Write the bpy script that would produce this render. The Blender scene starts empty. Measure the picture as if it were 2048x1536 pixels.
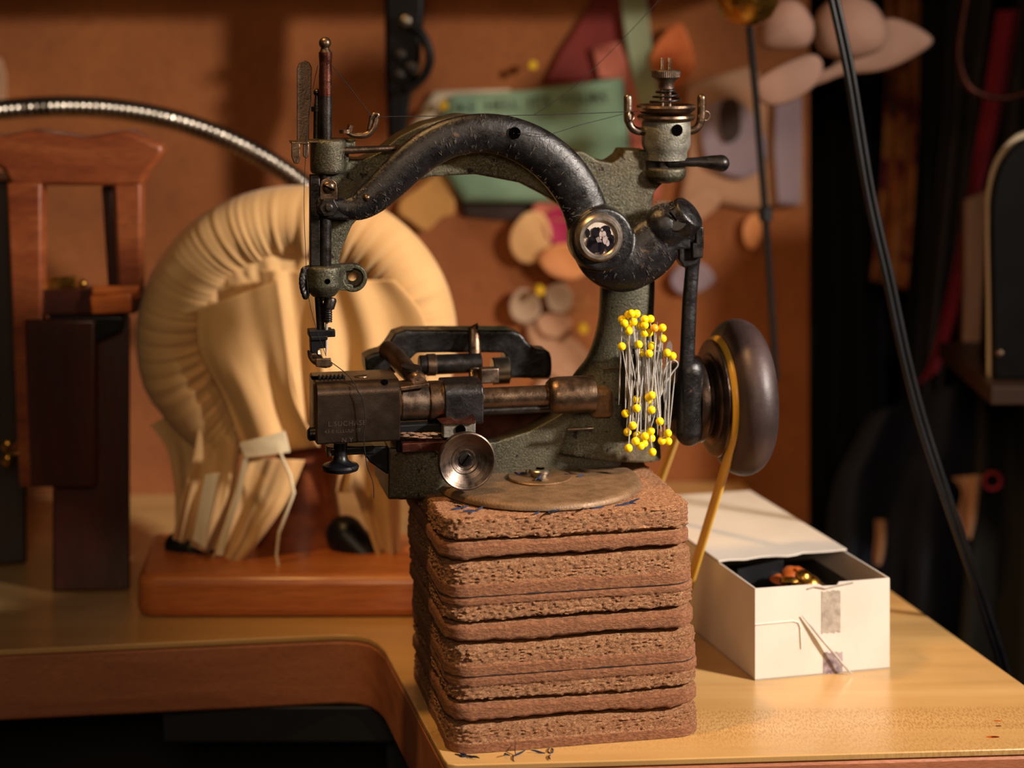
import bpy, bmesh, math, random
from math import sin, cos, tan, pi, radians as R, sqrt, atan2
from mathutils import Vector as V, Matrix, noise, Quaternion
random.seed(7)
S = bpy.context.scene
COL = S.collection
# ------------------------------------------------------------------ camera
F = 4000.0            # focal length in pixels of a 2048 px wide frame
ZT = 0.75             # table top height
ZC = ZT + 0.3725      # camera height
cd = bpy.data.cameras.new('camera'); cam = bpy.data.objects.new('camera', cd); COL.objects.link(cam)
cam.location = (0, 0, ZC); cam.rotation_euler = (pi/2, 0, 0)
cd.sensor_width = 36; cd.lens = F/2048*36; cd.shift_y = -808/2048; cd.clip_start = 0.02; cd.clip_end = 30
cd.dof.use_dof = True; cd.dof.focus_distance = 0.995; cd.dof.aperture_fstop = 5.0
S.camera = cam
# ------------------------------------------------------------------ light
S.view_settings.view_transform = 'Standard'; S.view_settings.look = 'None'
S.view_settings.exposure = 0.0; S.view_settings.gamma = 1.0; S.view_settings.use_curve_mapping = False
W = bpy.data.worlds.new('world'); S.world = W; W.use_nodes = True
W.node_tree.nodes['Background'].inputs[0].default_value = (0.30, 0.22, 0.16, 1)
W.node_tree.nodes['Background'].inputs[1].default_value = 0.06
def area(name, loc, target, size, power, color, spread=180, size_y=None):
    l = bpy.data.lights.new(name, 'AREA'); l.shape = 'RECTANGLE' if size_y else 'DISK'; l.size = size
    if size_y: l.size_y = size_y
    l.energy = power; l.color = color; l.spread = R(spread)
    o = bpy.data.objects.new(name, l); COL.objects.link(o); o.location = loc
    o.rotation_euler = (V(target)-V(loc)).to_track_quat('-Z', 'Y').to_euler(); return o
def spot(name, loc, target, radius, power, color, angle, blend):
    l = bpy.data.lights.new(name, 'SPOT'); l.shadow_soft_size = radius; l.energy = power; l.color = color
    l.spot_size = R(angle); l.spot_blend = blend
    o = bpy.data.objects.new(name, l); COL.objects.link(o); o.location = loc
    o.rotation_euler = (V(target)-V(loc)).to_track_quat('-Z', 'Y').to_euler(); return o
# neutral key lamp, out of view at the front right
area('key_light', (1.02, 0.52, 1.42), (0.0, 1.03, 0.86), 0.11, 3.5, (1.0, 0.87, 0.76), spread=56)
area('front_fill', (0.0, -0.30, 1.38), (-0.02, 1.10, 0.85), 0.35, 0.85, (1.0, 0.70, 0.45), spread=80)  # unseen frontal fill, added to lift the fascia and base board
# warm shaded work lamp above left
spot('work_lamp', (-0.25, 0.80, 1.55), (0.14, 1.46, 0.96), 0.03, 4.2, (1.0, 0.50, 0.20), 38, 1.0)
spot('bench_lamp', (-0.27, 0.82, 1.72), (0.02, 1.06, 1.00), 0.03, 22.0, (1.0, 0.55, 0.19), 40, 1.0)
# ------------------------------------------------------------------ pixel-free helpers: rays through the frame at a chosen distance
def ray(px, py): return V(((px-1024)/F, 1.0, -(py+40)/F))
def P(px, py, D): r = ray(px, py); return V((r.x*D, D, ZC + r.z*D))
def TB(px, py): # point on table
    D = 0.3725*F/(py+40); return P(px, py, D)
def C(h, k=1.0):
    h = h.lstrip('#'); v = [int(h[i:i+2], 16)/255 for i in (0, 2, 4)]
    return tuple(((x/12.92) if x <= .04045 else ((x+.055)/1.055)**2.4)*k for x in v) + (1.0,)
# ------------------------------------------------------------------ mesh builder
class MB:
    def __init__(s): s.v = []; s.f = []; s.m = []; s.cur = 0
    def add(s, vs, fs):
        o = len(s.v); s.v += [tuple(x) for x in vs]; s.f += [[i+o for i in f] for f in fs]; s.m += [s.cur]*len(fs); return s
    def box(s, c, d, rot=None):
        c = V(c); hx, hy, hz = d[0]/2, d[1]/2, d[2]/2
        vs = [V((x*hx, y*hy, z*hz)) for x in (-1, 1) for y in (-1, 1) for z in (-1, 1)]
        if rot is not None: vs = [rot @ q for q in vs]
        vs = [q + c for q in vs]
        return s.add(vs, [(0,1,3,2),(4,6,7,5),(0,4,5,1),(2,3,7,6),(0,2,6,4),(1,5,7,3)])
    def tube(s, pts, rad, seg=16, squash=1.0, bn=None, dome=False):
        pts = [V(p) for p in pts]; n = len(pts)
        if not hasattr(rad, '__len__'): rad = [rad]*n
        rad = list(rad)
        if dome:
            t0 = (pts[0]-pts[1]).normalized(); t1 = (pts[-1]-pts[-2]).normalized(); a = []; ra = []
            for k in (80, 60, 40, 20): a.append(pts[0]+t0*rad[0]*sin(R(k))); ra.append(rad[0]*cos(R(k)))
            b = []; rb = []
            for k in (20, 40, 60, 80): b.append(pts[-1]+t1*rad[-1]*sin(R(k))); rb.append(rad[-1]*cos(R(k)))
            pts = a+pts+b; rad = ra+rad+rb; n = len(pts)
        T = []
        for i in range(n):
            T.append((pts[min(i+1, n-1)]-pts[max(i-1, 0)]).normalized())
        if bn is None:
            ref = V((0, 0, 1)) if abs(T[0].z) < .9 else V((1, 0, 0)); B = T[0].cross(ref).normalized(); Bs = []
            for i in range(n):
                if i: B = (T[i-1].rotation_difference(T[i]) @ B); B = (B - T[i]*B.dot(T[i])).normalized()
                Bs.append(B.copy())
        else:
            Bs = [V(bn).normalized()]*n
        vs = []
        for i in range(n):
            B = Bs[i]; N = B.cross(T[i]).normalized()
            for k in range(seg):
                a = 2*pi*k/seg; vs.append(pts[i] + N*rad[i]*cos(a) + B*rad[i]*squash*sin(a))
        fs = [(i*seg+k, i*seg+(k+1) % seg, (i+1)*seg+(k+1) % seg, (i+1)*seg+k) for i in range(n-1) for k in range(seg)]
        fs.append(list(range(seg))[::-1]); fs.append([(n-1)*seg+k for k in range(seg)])
        return s.add(vs, fs)
    def lathe(s, prof, org, axis=(0, 0, 1), seg=32, closed=False, knurl=None):
        a = V(axis).normalized(); ref = V((0, 0, 1)) if abs(a.z) < .9 else V((1, 0, 0))
        X = a.cross(ref).normalized(); Y = a.cross(X); org = V(org); vs = []; n = len(prof)
        for j, (r, h) in enumerate(prof):
            for k in range(seg):
                t = 2*pi*k/seg; rr = r*(1 + (knurl[1]*(k % 2) if knurl and j in knurl[0] else 0))
                vs.append(org + a*h + X*rr*cos(t) + Y*rr*sin(t))
        fs = []
        for i in range(n-1 if not closed else n):
            j = (i+1) % n
            for k in range(seg): fs.append((i*seg+k, i*seg+(k+1) % seg, j*seg+(k+1) % seg, j*seg+k))
        if not closed:
            if prof[0][0] > 1e-7: fs.append(list(range(seg))[::-1])
            if prof[-1][0] > 1e-7: fs.append([(n-1)*seg+k for k in range(seg)])
        return s.add(vs, fs)
    def sphere(s, c, r, seg=16, sc=(1, 1, 1)):
        c = V(c); vs = [c+V((0, 0, r*sc[2]))]; m = seg//2
        for i in range(1, m):
            for k in range(seg):
                a = pi*i/m; t = 2*pi*k/seg
                vs.append(c + V((r*sc[0]*sin(a)*cos(t), r*sc[1]*sin(a)*sin(t), r*sc[2]*cos(a))))
        vs.append(c-V((0, 0, r*sc[2]))); L = len(vs)-1; fs = []
        for k in range(seg):
            fs.append((0, 1+k, 1+(k+1) % seg)); fs.append((L, L-seg+(k+1) % seg, L-seg+k))
            for i in range(m-2):
                a = 1+i*seg; fs.append((a+k, a+seg+k, a+seg+(k+1) % seg, a+(k+1) % seg))
        return s.add(vs, fs)
    def prism(s, poly, d):     # poly: closed loop of 3D points; d: extrusion vector
        p = [V(q) for q in poly]; d = V(d); n = len(p)
        vs = p + [q+d for q in p]
        fs = [list(range(n)), [n+i for i in range(n)][::-1]] + [(i, (i+1) % n, n+(i+1) % n, n+i) for i in range(n)]
        return s.add(vs, fs)
    def loft(s, rings, cap=True):
        n = len(rings[0]); vs = [q for r_ in rings for q in r_]
        fs = [(i*n+k, i*n+(k+1) % n, (i+1)*n+(k+1) % n, (i+1)*n+k) for i in range(len(rings)-1) for k in range(n)]
        if cap: fs += [list(range(n))[::-1], [(len(rings)-1)*n+k for k in range(n)]]
        return s.add(vs, fs)
    def grid(s, fn, nu, nv):
        vs = [fn(i/nu, j/nv) for i in range(nu+1) for j in range(nv+1)]
        fs = [(i*(nv+1)+j, (i+1)*(nv+1)+j, (i+1)*(nv+1)+j+1, i*(nv+1)+j+1) for i in range(nu) for j in range(nv)]
        return s.add(vs, fs)
def crs(pts, n=8, closed=False):   # Catmull-Rom through tuples of any length
    out = []; L = len(pts)
    rng = range(L) if closed else range(L-1)
    for i in rng:
        g = (lambda k: pts[k % L]) if closed else (lambda k: pts[max(0, min(L-1, k))])
        a, b, c, d = g(i-1), g(i), g(i+1), g(i+2)
        for k in range(n):
            t = k/n
            out.append(tuple(.5*(2*b[q]+(c[q]-a[q])*t+(2*a[q]-5*b[q]+4*c[q]-d[q])*t*t+(3*b[q]-a[q]-3*c[q]+d[q])*t**3) for q in range(len(b))))
    if not closed: out.append(tuple(pts[-1]))
    return out
def obj(name, mb, mat, parent=None, bevel=0, bseg=3, subd=0, remesh=0, smooth_it=0, solid=0, angle=40, label=None):
    me = bpy.data.meshes.new(name); me.from_pydata(mb.v, [], mb.f)
    bm = bmesh.new(); bm.from_mesh(me); bmesh.ops.recalc_face_normals(bm, faces=bm.faces); bm.to_mesh(me); bm.free()
    mats = mat if isinstance(mat, (list, tuple)) else [mat]
    for m in mats: me.materials.append(m)
    if len(mats) > 1: me.polygons.foreach_set('material_index', mb.m)
    me.polygons.foreach_set('use_smooth', [True]*len(me.polygons))
    if not (subd or remesh or solid): me.set_sharp_from_angle(angle=R(angle))
    o = bpy.data.objects.new(name, me); COL.objects.link(o)
    if parent is not None: o.parent = parent
    if solid:
        m = o.modifiers.new('solid', 'SOLIDIFY'); m.thickness = solid; m.offset = 0
    if bevel:
        m = o.modifiers.new('bevel', 'BEVEL'); m.width = bevel; m.segments = bseg; m.limit_method = 'ANGLE'; m.angle_limit = R(35)
        m.harden_normals = False
    if remesh:
        m = o.modifiers.new('remesh', 'REMESH'); m.mode = 'VOXEL'; m.voxel_size = remesh; m.use_smooth_shade = True
        if smooth_it:
            m = o.modifiers.new('smooth', 'SMOOTH'); m.iterations = smooth_it; m.factor = .5
    if subd:
        m = o.modifiers.new('sub', 'SUBSURF'); m.levels = subd; m.render_levels = subd
    if label: o['label'] = label
    return o
def tag(o, label, cat, group=None, kind=None):
    o['label'] = label; o['category'] = cat
    if group: o['group'] = group
    if kind: o['kind'] = kind
    return o
def thing(name, label, cat, loc=(0, 0, 0), rz=0, group=None):
    o = bpy.data.objects.new(name, None); COL.objects.link(o); o.location = loc; o.rotation_euler = (0, 0, rz)
    o.empty_display_size = .01
    return tag(o, label, cat, group)
def struct(o): o['kind'] = 'structure'; return o
def recenter(o, p=None):   # put the origin of a single-mesh thing at its base
    me = o.data; vs = [v.co for v in me.vertices]
    if p is None:
        xs = [v.x for v in vs]; ys = [v.y for v in vs]; zs = [v.z for v in vs]
        p = V(((min(xs)+max(xs))/2, (min(ys)+max(ys))/2, min(zs)))
    p = V(p)
    me.transform(Matrix.Translation(-p)); o.location = p; return o
def text_mesh(name, body, size, mat, extrude=.0001, align='LEFT', spacing=1.0):
    c = bpy.data.curves.new(name, 'FONT'); c.body = body; c.size = size; c.extrude = extrude; c.align_x = align; c.space_character = spacing
    t = bpy.data.objects.new(name, c); COL.objects.link(t)
    me = bpy.data.meshes.new_from_object(t.evaluated_get(bpy.context.evaluated_depsgraph_get()))
    bpy.data.objects.remove(t); me.materials.clear(); me.materials.append(mat)
    o = bpy.data.objects.new(name, me); COL.objects.link(o); return o
# ------------------------------------------------------------------ materials
class NT:
    def __init__(s, name):
        s.m = bpy.data.materials.new(name); s.m.use_nodes = True; s.t = s.m.node_tree; s.b = s.t.nodes['Principled BSDF']
        s.co = s.n('ShaderNodeTexCoord').outputs['Object']
    def n(s, typ, **k):
        x = s.t.nodes.new(typ)
        for a, b in k.items():
            if a.startswith('i_'):
                key = a[2:]; key = int(key) if key.isdigit() else key.replace('_', ' ')
                s.set(x.inputs[key], b)
            else: setattr(x, a, b)
        return x
    def set(s, inp, val):
        if isinstance(val, bpy.types.NodeSocket): s.t.links.new(val, inp)
        else: inp.default_value = val
    def map(s, scale=(1, 1, 1), rot=(0, 0, 0), loc=(0, 0, 0)):
        return s.n('ShaderNodeMapping', i_Vector=s.co, i_Scale=scale, i_Rotation=rot, i_Location=loc).outputs[0]
    def noise(s, scale, detail=4, rough=.55, vec=None, dist=0):
        return s.n('ShaderNodeTexNoise', i_Vector=vec if vec else s.co, i_Scale=scale, i_Detail=detail, i_Roughness=rough, i_Distortion=dist).outputs[0]
    def ramp(s, fac, stops, interp='LINEAR'):
        r = s.n('ShaderNodeValToRGB', i_Fac=fac); e = r.color_ramp.elements; r.color_ramp.interpolation = interp
        while len(e) < len(stops): e.new(.5)
        for q, (p, c) in zip(e, stops):
            q.position = p; q.color = c if hasattr(c, '__len__') else (c, c, c, 1)
        return r.outputs[0]
    def mix(s, fac, a, b, mode='MIX'):
        x = s.n('ShaderNodeMix', data_type='RGBA', blend_type=mode)
        s.set(x.inputs[0], fac); s.set(x.inputs[6], a); s.set(x.inputs[7], b); return x.outputs[2]
    def math(s, op, a, b=0.0):
        x = s.n('ShaderNodeMath', operation=op); s.set(x.inputs[0], a); s.set(x.inputs[1], b); return x.outputs[0]
    def bump(s, h, dist, strength=1.0, normal=None):
        x = s.n('ShaderNodeBump', i_Height=h, i_Distance=dist, i_Strength=strength)
        if normal: s.set(x.inputs['Normal'], normal)
        return x.outputs[0]
    def out(s, col=None, rough=None, metal=None, normal=None, **k):
        for nm, v in (('Base Color', col), ('Roughness', rough), ('Metallic', metal), ('Normal', normal)):
            if v is not None: s.set(s.b.inputs[nm], v)
        for a, b in k.items(): s.set(s.b.inputs[a.replace('_', ' ')], b)
        return s.m
def simple(name, c1, c2=None, scale=60, rough=.6, metal=0., bump=0., bscale=400, r2=None, **k):
    t = NT(name); c2 = c2 or c1
    col = t.ramp(t.noise(scale), [(.35, c1), (.65, c2)])
    rr = t.ramp(t.noise(scale*2.3), [(.3, rough), (.7, r2 if r2 is not None else rough)])
    nr = t.bump(t.noise(bscale, 6), bump) if bump else None
    return t.out(col, rr, metal, nr, **k)
M = {}
# aged bare metals
def oldmetal(name, base, dark, rust, rough=.38, metal=.9, rustamt=.62, bump=.00012, scale=90):
    t = NT(name)
    c = t.ramp(t.noise(scale, 8, .6), [(.25, dark), (.6, base)])
    sp = t.ramp(t.noise(scale*3.1, 8, .7), [(rustamt, 0.), (rustamt+.07, 1.)])
    c = t.mix(sp, c, rust)
    r = t.ramp(t.noise(scale*2, 6), [(.3, rough*.75), (.7, rough*1.35)])
    return t.out(c, t.mix(sp, r, (.8, .8, .8, 1)), t.math('SUBTRACT', metal, t.math('MULTIPLY', sp, .6)), t.bump(t.noise(900, 5), bump))
M['steel'] = oldmetal('worn_steel', C('8a7a6c'), C('5a4a40'), C('4a2c1c'), .34, .95, .66)
M['darksteel'] = oldmetal('dark_steel', C('3c3836'), C('1c1a1a'), C('3a2214'), .36, .85, .64)
M['bronze'] = oldmetal('brown_steel', C('75604e'), C('503e32'), C('32170c'), .32, .92, .68)
M['redsteel'] = oldmetal('reddish_steel', C('5a3226'), C('381a14'), C('2a100a'), .36, .8, .6)
M['green'] = None
t = NT('green_grey_enamel')
c = t.ramp(t.noise(25, 5), [(.3, C('292a23')), (.52, C('424136')), (.72, C('66573a'))])
c = t.mix(t.ramp(t.noise(1500, 3), [(.45, 0.), (.65, 1.)]), c, C('64604c'))
sp = t.ramp(t.noise(170, 6, .6), [(.63, 0.), (.65, 1.)])
br = t.ramp(t.noise(34, 6, .6), [(.52, 0.), (.64, 1.)])
c = t.mix(t.math('MULTIPLY', br, .6), c, C('3e2c1a')); c = t.mix(sp, c, C('1c1410'))
M['green'] = t.out(c, t.ramp(t.noise(50, 4), [(.3, .3), (.7, .44)]), .6, t.bump(t.noise(700, 6, .7), .00035))
t = NT('black_enamel')
c = t.ramp(t.noise(60, 5), [(.35, C('0b0a0b')), (.7, C('181517'))])
sp = t.ramp(t.noise(120, 8, .65), [(.64, 0.), (.68, 1.)]); c = t.mix(sp, c, C('4a3426'))
c = t.mix(t.ramp(t.noise(1900, 4, .7), [(.64, 0.), (.7, 1.)]), c, C('77706a'))
M['black'] = t.out(c, t.ramp(t.noise(160, 6), [(.3, .2), (.7, .46)]), .1, t.bump(t.noise(420, 7, .65), .0003))
M['rubber'] = simple('black_rubber', C('0c0d10'), C('141519'), 40, .38, bump=.00004, Specular_IOR_Level=.3)
M['wheelwood'] = simple('dark_wheel_paint', C('261b1a'), C('403030'), 30, .42, .1, .00012, 300, .55)
M['brass'] = oldmetal('brass', C('b98a3c'), C('8a5f22'), C('4c3012'), .25, .95, .75)
M['palegreen'] = oldmetal('worn_lit_enamel', C('85847a'), C('625f50'), C('1e1610'), .42, .5, .66, .0004, 120)  # worn copy of the frame enamel, lightened to carry the key light
M['zinc'] = simple('zinc_steel', C('a39b8c'), C('857d70'), 120, .34, 1.0)
M['deep'] = simple('matte_black_shell', C('050506'), C('09090a'), 40, .45, Specular_IOR_Level=.15)
M['silver'] = simple('bright_steel', C('d2cec8'), C('aaa49c'), 80, .35, .45)
M['pinhead'] = simple('yellow_plastic', C('e8c60c'), C('f0d018'), 50, .22, Subsurface_Weight=.15, Subsurface_Radius=(.002, .0015, .0005))
M['pinorange'] = simple('orange_plastic', C('ee9a20'), C('f2a22c'), 50, .22)
M['belt'] = simple('amber_belt', C('c89a35'), C('d9ac48'), 30, .32, Transmission_Weight=.0, Subsurface_Weight=.3, Subsurface_Radius=(.006, .004, .001))
M['thread'] = simple('dark_thread', C('08080a'), C('100f12'), 800, .9)
M['blue'] = simple('blue_scrap', C('10152a'), C('1c2644'), 900, .9)
M['lint'] = simple('grey_lint', C('4a4440'), C('7a7068'), 900, .9)
M['neck'] = simple('gooseneck_steel', C('b0a698'), C('8e867a'), 60, .25, 1.0)
M['clear'] = simple('clear_film', C('c8ccd0'), C('d8dcde'), 30, .12, Transmission_Weight=.9, IOR=1.3)
M['hole'] = simple('dark_recess', C('030202'), C('050404'), 40, .9, Specular_IOR_Level=0.)
M['white'] = simple('white_card', C('cbc2b6'), C('d4ccc0'), 25, .55)
M['tape'] = simple('old_grey_tape', C('8f857a'), C('b0a697'), 260, .5, bump=.00005, bscale=900)
M['smudge'] = simple('violet_smudge', C('5a4858'), C('a89a98'), 220, .6)
# woods
def wood(name, c1, c2, c3, rough=.4, scale=(3, 40, 40), rot=(0, 0, 0), bump=.00015, coat=.0, fine=18):
    t = NT(name); mv = t.map(scale, rot)
    c = t.ramp(t.noise(1.0, 6, .6, mv, .6), [(.3, c1), (.5, c2), (.7, c3)])
    mv2 = t.map(tuple(q*6 for q in scale), rot)
    f = t.noise(fine/6, 4, .6, mv2)
    c = t.mix(t.ramp(f, [(.42, .0), (.62, .35)]), c, tuple(x*.45 for x in c1[:3])+(1,))
    return t.out(c, t.ramp(f, [(.3, rough*.9), (.7, rough*1.2)]), 0., t.bump(f, bump), Coat_Weight=coat, Coat_Roughness=.15)
M['maple'] = None
t = NT('maple_top'); mv = t.map((2.2, 26, 26), (0, 0, R(-6)))
c = t.ramp(t.noise(1.0, 5, .6, mv, .8), [(.25, C('b08a52')), (.5, C('c6a067')), (.75, C('d8b57c'))])
fl = t.noise(1.0, 3, .7, t.map((1000, 300, 300), (0, 0, R(-20)))); band = t.ramp(t.noise(1.0, 2, .5, t.map((1.2, 18, 18), (0, 0, R(-6)))), [(.5, 0.), (.62, 1.)])
c = t.mix(t.math('MULTIPLY', t.math('MULTIPLY', t.ramp(fl, [(.48, 0.), (.56, 1.)]), band), .6), c, C('8a5c2c'))
pl = t.ramp(t.noise(1.0, 1, .5, t.map((.8, 9, 9), (0, 0, R(-6)))), [(.4, C('aea088')), (.6, C('cfc3ae'))])
c = t.mix(.4, c, pl, 'MULTIPLY'); c = t.mix(.12, c, C('e0b478'), 'ADD')
M['maple'] = t.out(c, t.ramp(t.noise(30, 4), [(.3, .26), (.7, .42)]), 0., t.bump(fl, .00006), Coat_Weight=.25, Coat_Roughness=.2)
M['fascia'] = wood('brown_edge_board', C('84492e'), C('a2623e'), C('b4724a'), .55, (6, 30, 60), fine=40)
M['mahog'] = wood('mahogany', C('6a2c18'), C('8c4826'), C('a05a30'), .32, (6, 6, 40), coat=.3)
M['mahogdark'] = wood('dark_mahogany', C('2e130c'), C('44190f'), C('56261a'), .36, (14, 14, 3), coat=.2)
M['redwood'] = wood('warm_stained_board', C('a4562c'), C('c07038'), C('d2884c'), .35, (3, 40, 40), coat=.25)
M['darkwood'] = wood('near_black_wood', C('1c130e'), C('2a1b12'), C('36241a'), .4, (14, 14, 3))
M['orangewood'] = wood('orange_block_wood', C('8c3f14'), C('b65a1e'), C('c86c2c'), .4, (4, 30, 30))
M['palewood'] = wood('pale_slat_wood', C('6a4428'), C('7e5434'), C('8c623e'), .5, (20, 20, 3))
# particle board
t = NT('particle_board')
fib = t.noise(1.0, 7, .72, t.map((700, 700, 1500)), 1.2)
c = t.ramp(fib, [(.27, C('3e1e0d')), (.36, C('82491f')), (.47, C('ab6a3e')), (.60, C('f0bb8a'))])
c = t.mix(.3, c, t.ramp(t.noise(1.0, 4, .6, t.map((120, 120, 260))), [(.35, C('80502e')), (.65, C('a87448'))]))
M['chip'] = t.out(c, .85, 0., t.bump(fib, .0028, 1.0))
t = NT('particle_board_skin')
fib = t.noise(1.0, 6, .65, t.map((500, 500, 1100)))
c = t.ramp(fib, [(.3, C('633c24')), (.5, C('7d4f32')), (.7, C('986844'))])
M['chipfine'] = t.out(c, .88, 0., t.bump(fib, .0011))
M['pencil'] = simple('dark_glue_line', C('1c1514'), C('241b18'), 100, .8)
# burlap wall
t = NT('burlap')
w1 = t.n('ShaderNodeTexWave', wave_type='BANDS', bands_direction='X', i_Vector=t.co, i_Scale=160., i_Distortion=1.5, i_Detail=2.).outputs['Fac']
w2 = t.n('ShaderNodeTexWave', wave_type='BANDS', bands_direction='Z', i_Vector=t.co, i_Scale=160., i_Distortion=1.5, i_Detail=2.).outputs['Fac']
wv = t.math('MULTIPLY', w1, w2)
c = t.ramp(t.noise(14, 5), [(.3, C('8a4a22')), (.7, C('a8622e'))]); c = t.mix(t.math('MULTIPLY', wv, .5), c, C('b98252'))
c = t.mix(t.ramp(t.noise(1.0, 5, .6, t.map((220, 220, 160))), [(.5, 0.), (.7, .3)]), c, C('5e3218'))
M['burlap'] = t.out(c, .9, 0., t.bump(wv, .0006))
# muslin
t = NT('muslin')
c = t.ramp(t.noise(20, 4), [(.3, C('bf9560')), (.7, C('cda871'))])
M['muslin'] = t.out(c, .8, 0., t.bump(t.noise(1400, 3), .00015), Sheen_Weight=.15)
M['muslinedge'] = simple('pale_muslin_strip', C('e6d8b8'), C('dccba6'), 30, .8)
def paper(name, a, b=None, sc=25): return simple(name, C(a), C(b or a), sc, .75)
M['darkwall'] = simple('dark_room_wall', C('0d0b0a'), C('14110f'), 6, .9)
M['floor'] = simple('dark_floor', C('14100c'), C('1d1712'), 10, .8)
M['greymetal'] = simple('grey_painted_metal', C('1b1d1f'), C('24272a'), 12, .5, .3)
M['baseplate'] = oldmetal('worn_base_plate', C('7a5f44'), C('5e4934'), C('3c2416'), .5, .35, .66, .0003)
M['washer'] = oldmetal('worn_washer', C('7c6044'), C('60482f'), C('3c2416'), .45, .6, .68, .0002)
M['satin'] = simple('satin_nickel', C('a89c90'), C('8d8074'), 200, .32, .9, .00005, 900, .42)
M['steelplate'] = oldmetal('speckled_plate', C('66564a'), C('3c3028'), C('2a1c14'), .42, .8, .6, .0002)
M['coversteel'] = simple('cover_steel', C('64554a'), C('584a41'), 60, .27, .95, .00006, 1400, .36)
M['engrave'] = simple('engraved_line', C('4a3e38'), C('3a302b'), 500, .6, .6)
M['lugsteel'] = oldmetal('grey_lug', C('77736a'), C('5c584f'), C('4c281c'), .5, .5, .58, .0002)
M['dish'] = oldmetal('turned_steel', C('64574e'), C('4e443d'), C('32221c'), .34, .95, .74, .00004, 160)
M['pulleym'] = oldmetal('pulley_steel', C('52443c'), C('38302c'), C('281c16'), .32, .85, .68, .00015)
# ================================================================== THE SETTING
mb = MB(); mb.box((0.4, 1.0, -.02), (5, 5, .04)); struct(obj('floor', mb, M['floor']))
WN = V((.09, -1, 0)).normalized(); WO = V((0, 1.475, 0))      # back wall plane (normal towards the room)
def WP(px, py, off=0.0):
    r = ray(px, py); o = V((0, 0, ZC)); w = WO + WN*off
    k = (w-o).dot(WN)/r.dot(WN); return o + r*k
mb = MB()
x0, x1 = -1.3, .222
a = V((x0, 1.475+.09*x0, 0)); b = V((x1, 1.475+.09*x1, 0)); up = V((0, 0, 2.3))
mb.prism([a, b, b+up, a+up], -WN*.03); struct(obj('wall_back', mb, M['burlap']))
mb = MB(); mb.box((1.0, 2.35, 1.15), (4.4, .05, 2.3)); struct(obj('wall_far', mb, M['darkwall']))
mb = MB(); mb.box((1.9, 1.2, 1.15), (.05, 2.4, 2.3)); struct(obj('wall_right', mb, M['darkwall']))

mb = MB()
sa, sb_ = -1.2, .205
p0 = V((sa, 1.475+.09*sa-.002, 1.130)); p1 = V((sb_, 1.475+.09*sb_-.002, 1.130))
mb.prism([p0, p1, p1+WN*.115, p0+WN*.115], (0, 0, .018)); o = obj('added_shade_shelf', mb, M['darkwood'], bevel=.001); tag(recenter(o), 'added unseen dark shelf shading the top of the burlap wall', 'shelf')  # out-of-view shelf added to throw shade on the upper wall
# ------------------------------------------------------------------ workbench
tb = thing('workbench', 'maple-topped L-shaped workbench with brown edge boards under everything', 'table', (0, 1.2, 0))
def arc(c, r, a0, a1, n): return [(c[0]+r*cos(R(a0+(a1-a0)*i/n)), c[1]+r*sin(R(a0+(a1-a0)*i/n))) for i in range(n+1)]
left = [(-.9, 1.0255), (-.110, 1.1365), (-.098, 1.1378), (-.088, 1.1365), (-.0805, 1.132), (-.0755, 1.124), (-.0706, 1.112), (-.0330, .9565), (-.0310, .9510), (-.0260, .9492)]
outl = left + [(.291, .9725), (.1756, 1.45), (.170, 1.488), (-.9, 1.392)]
def tpoly(z, q=0): return [V((x, y-1.2, z)) for x, y in outl]
mb = MB(); mb.prism(tpoly(ZT), (0, 0, -.0032)); obj('table_top', mb, M['maple'], tb, bevel=.0006, bseg=2)
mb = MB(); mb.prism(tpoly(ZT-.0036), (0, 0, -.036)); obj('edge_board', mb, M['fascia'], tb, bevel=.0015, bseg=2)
for q in ((-.82, 1.10), (-.82, 1.372), (.17, 1.40), (-.062, 1.17), (.235, 1.02)):
    mb = MB(); mb.box((q[0], q[1]-1.2, (ZT-.04)/2), (.022, .03, ZT-.04)); obj('leg', mb, M['greymetal'], tb, bevel=.002, label='grey metal leg')
mb = MB(); mb.box((-.13, -.05, ZT-.052), (.14, .02, .022)); obj('crossbar', mb, M['greymetal'], tb, bevel=.002)

mb = MB(); mb.box((-.45, 1.305, .335), (1.2, .08, .669)); o = obj('shade_filler', mb, M['darkwall'], bevel=.003); tag(recenter(o), 'added dark chest in the shadow under the left part of the bench', 'filler')  # dark box added so the space under the bench stays black
# ------------------------------------------------------------------ stack of particle board slabs
FL = V((-.0298, .960)); UX = V((cos(R(11.8)), sin(R(11.8)))); UY = V((-sin(R(11.8)), cos(R(11.8))))
LX, LY = .1268, .1228
def rounded(lx, ly, r, n=400, bulge=0):
    pts = []; segs = [(lx-2*r), pi*r/2, (ly-2*r), pi*r/2]*2; per = 2*(lx+ly)-8*r+2*pi*r
    for i in range(n):
        d = per*i/n; k = 0
        while d > segs[k] and k < 7: d -= segs[k]; k += 1
        c = [(lx-r, r), (lx-r, ly-r), (r, ly-r), (r, r)]
        if k == 0: p = (r+d, 0); nn = (0, -1)
        elif k == 2: p = (lx, r+d); nn = (1, 0)
        elif k == 4: p = (lx-r-d, ly); nn = (0, 1)
        elif k == 6: p = (0, ly-r-d); nn = (-1, 0)
        else:
            a = -90+90*(k//2)+90*d/segs[k]; cc = c[k//2]; nn = (cos(R(a)), sin(R(a))); p = (cc[0]+r*nn[0], cc[1]+r*nn[1])
        pts.append((p, nn))
    return pts
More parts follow.
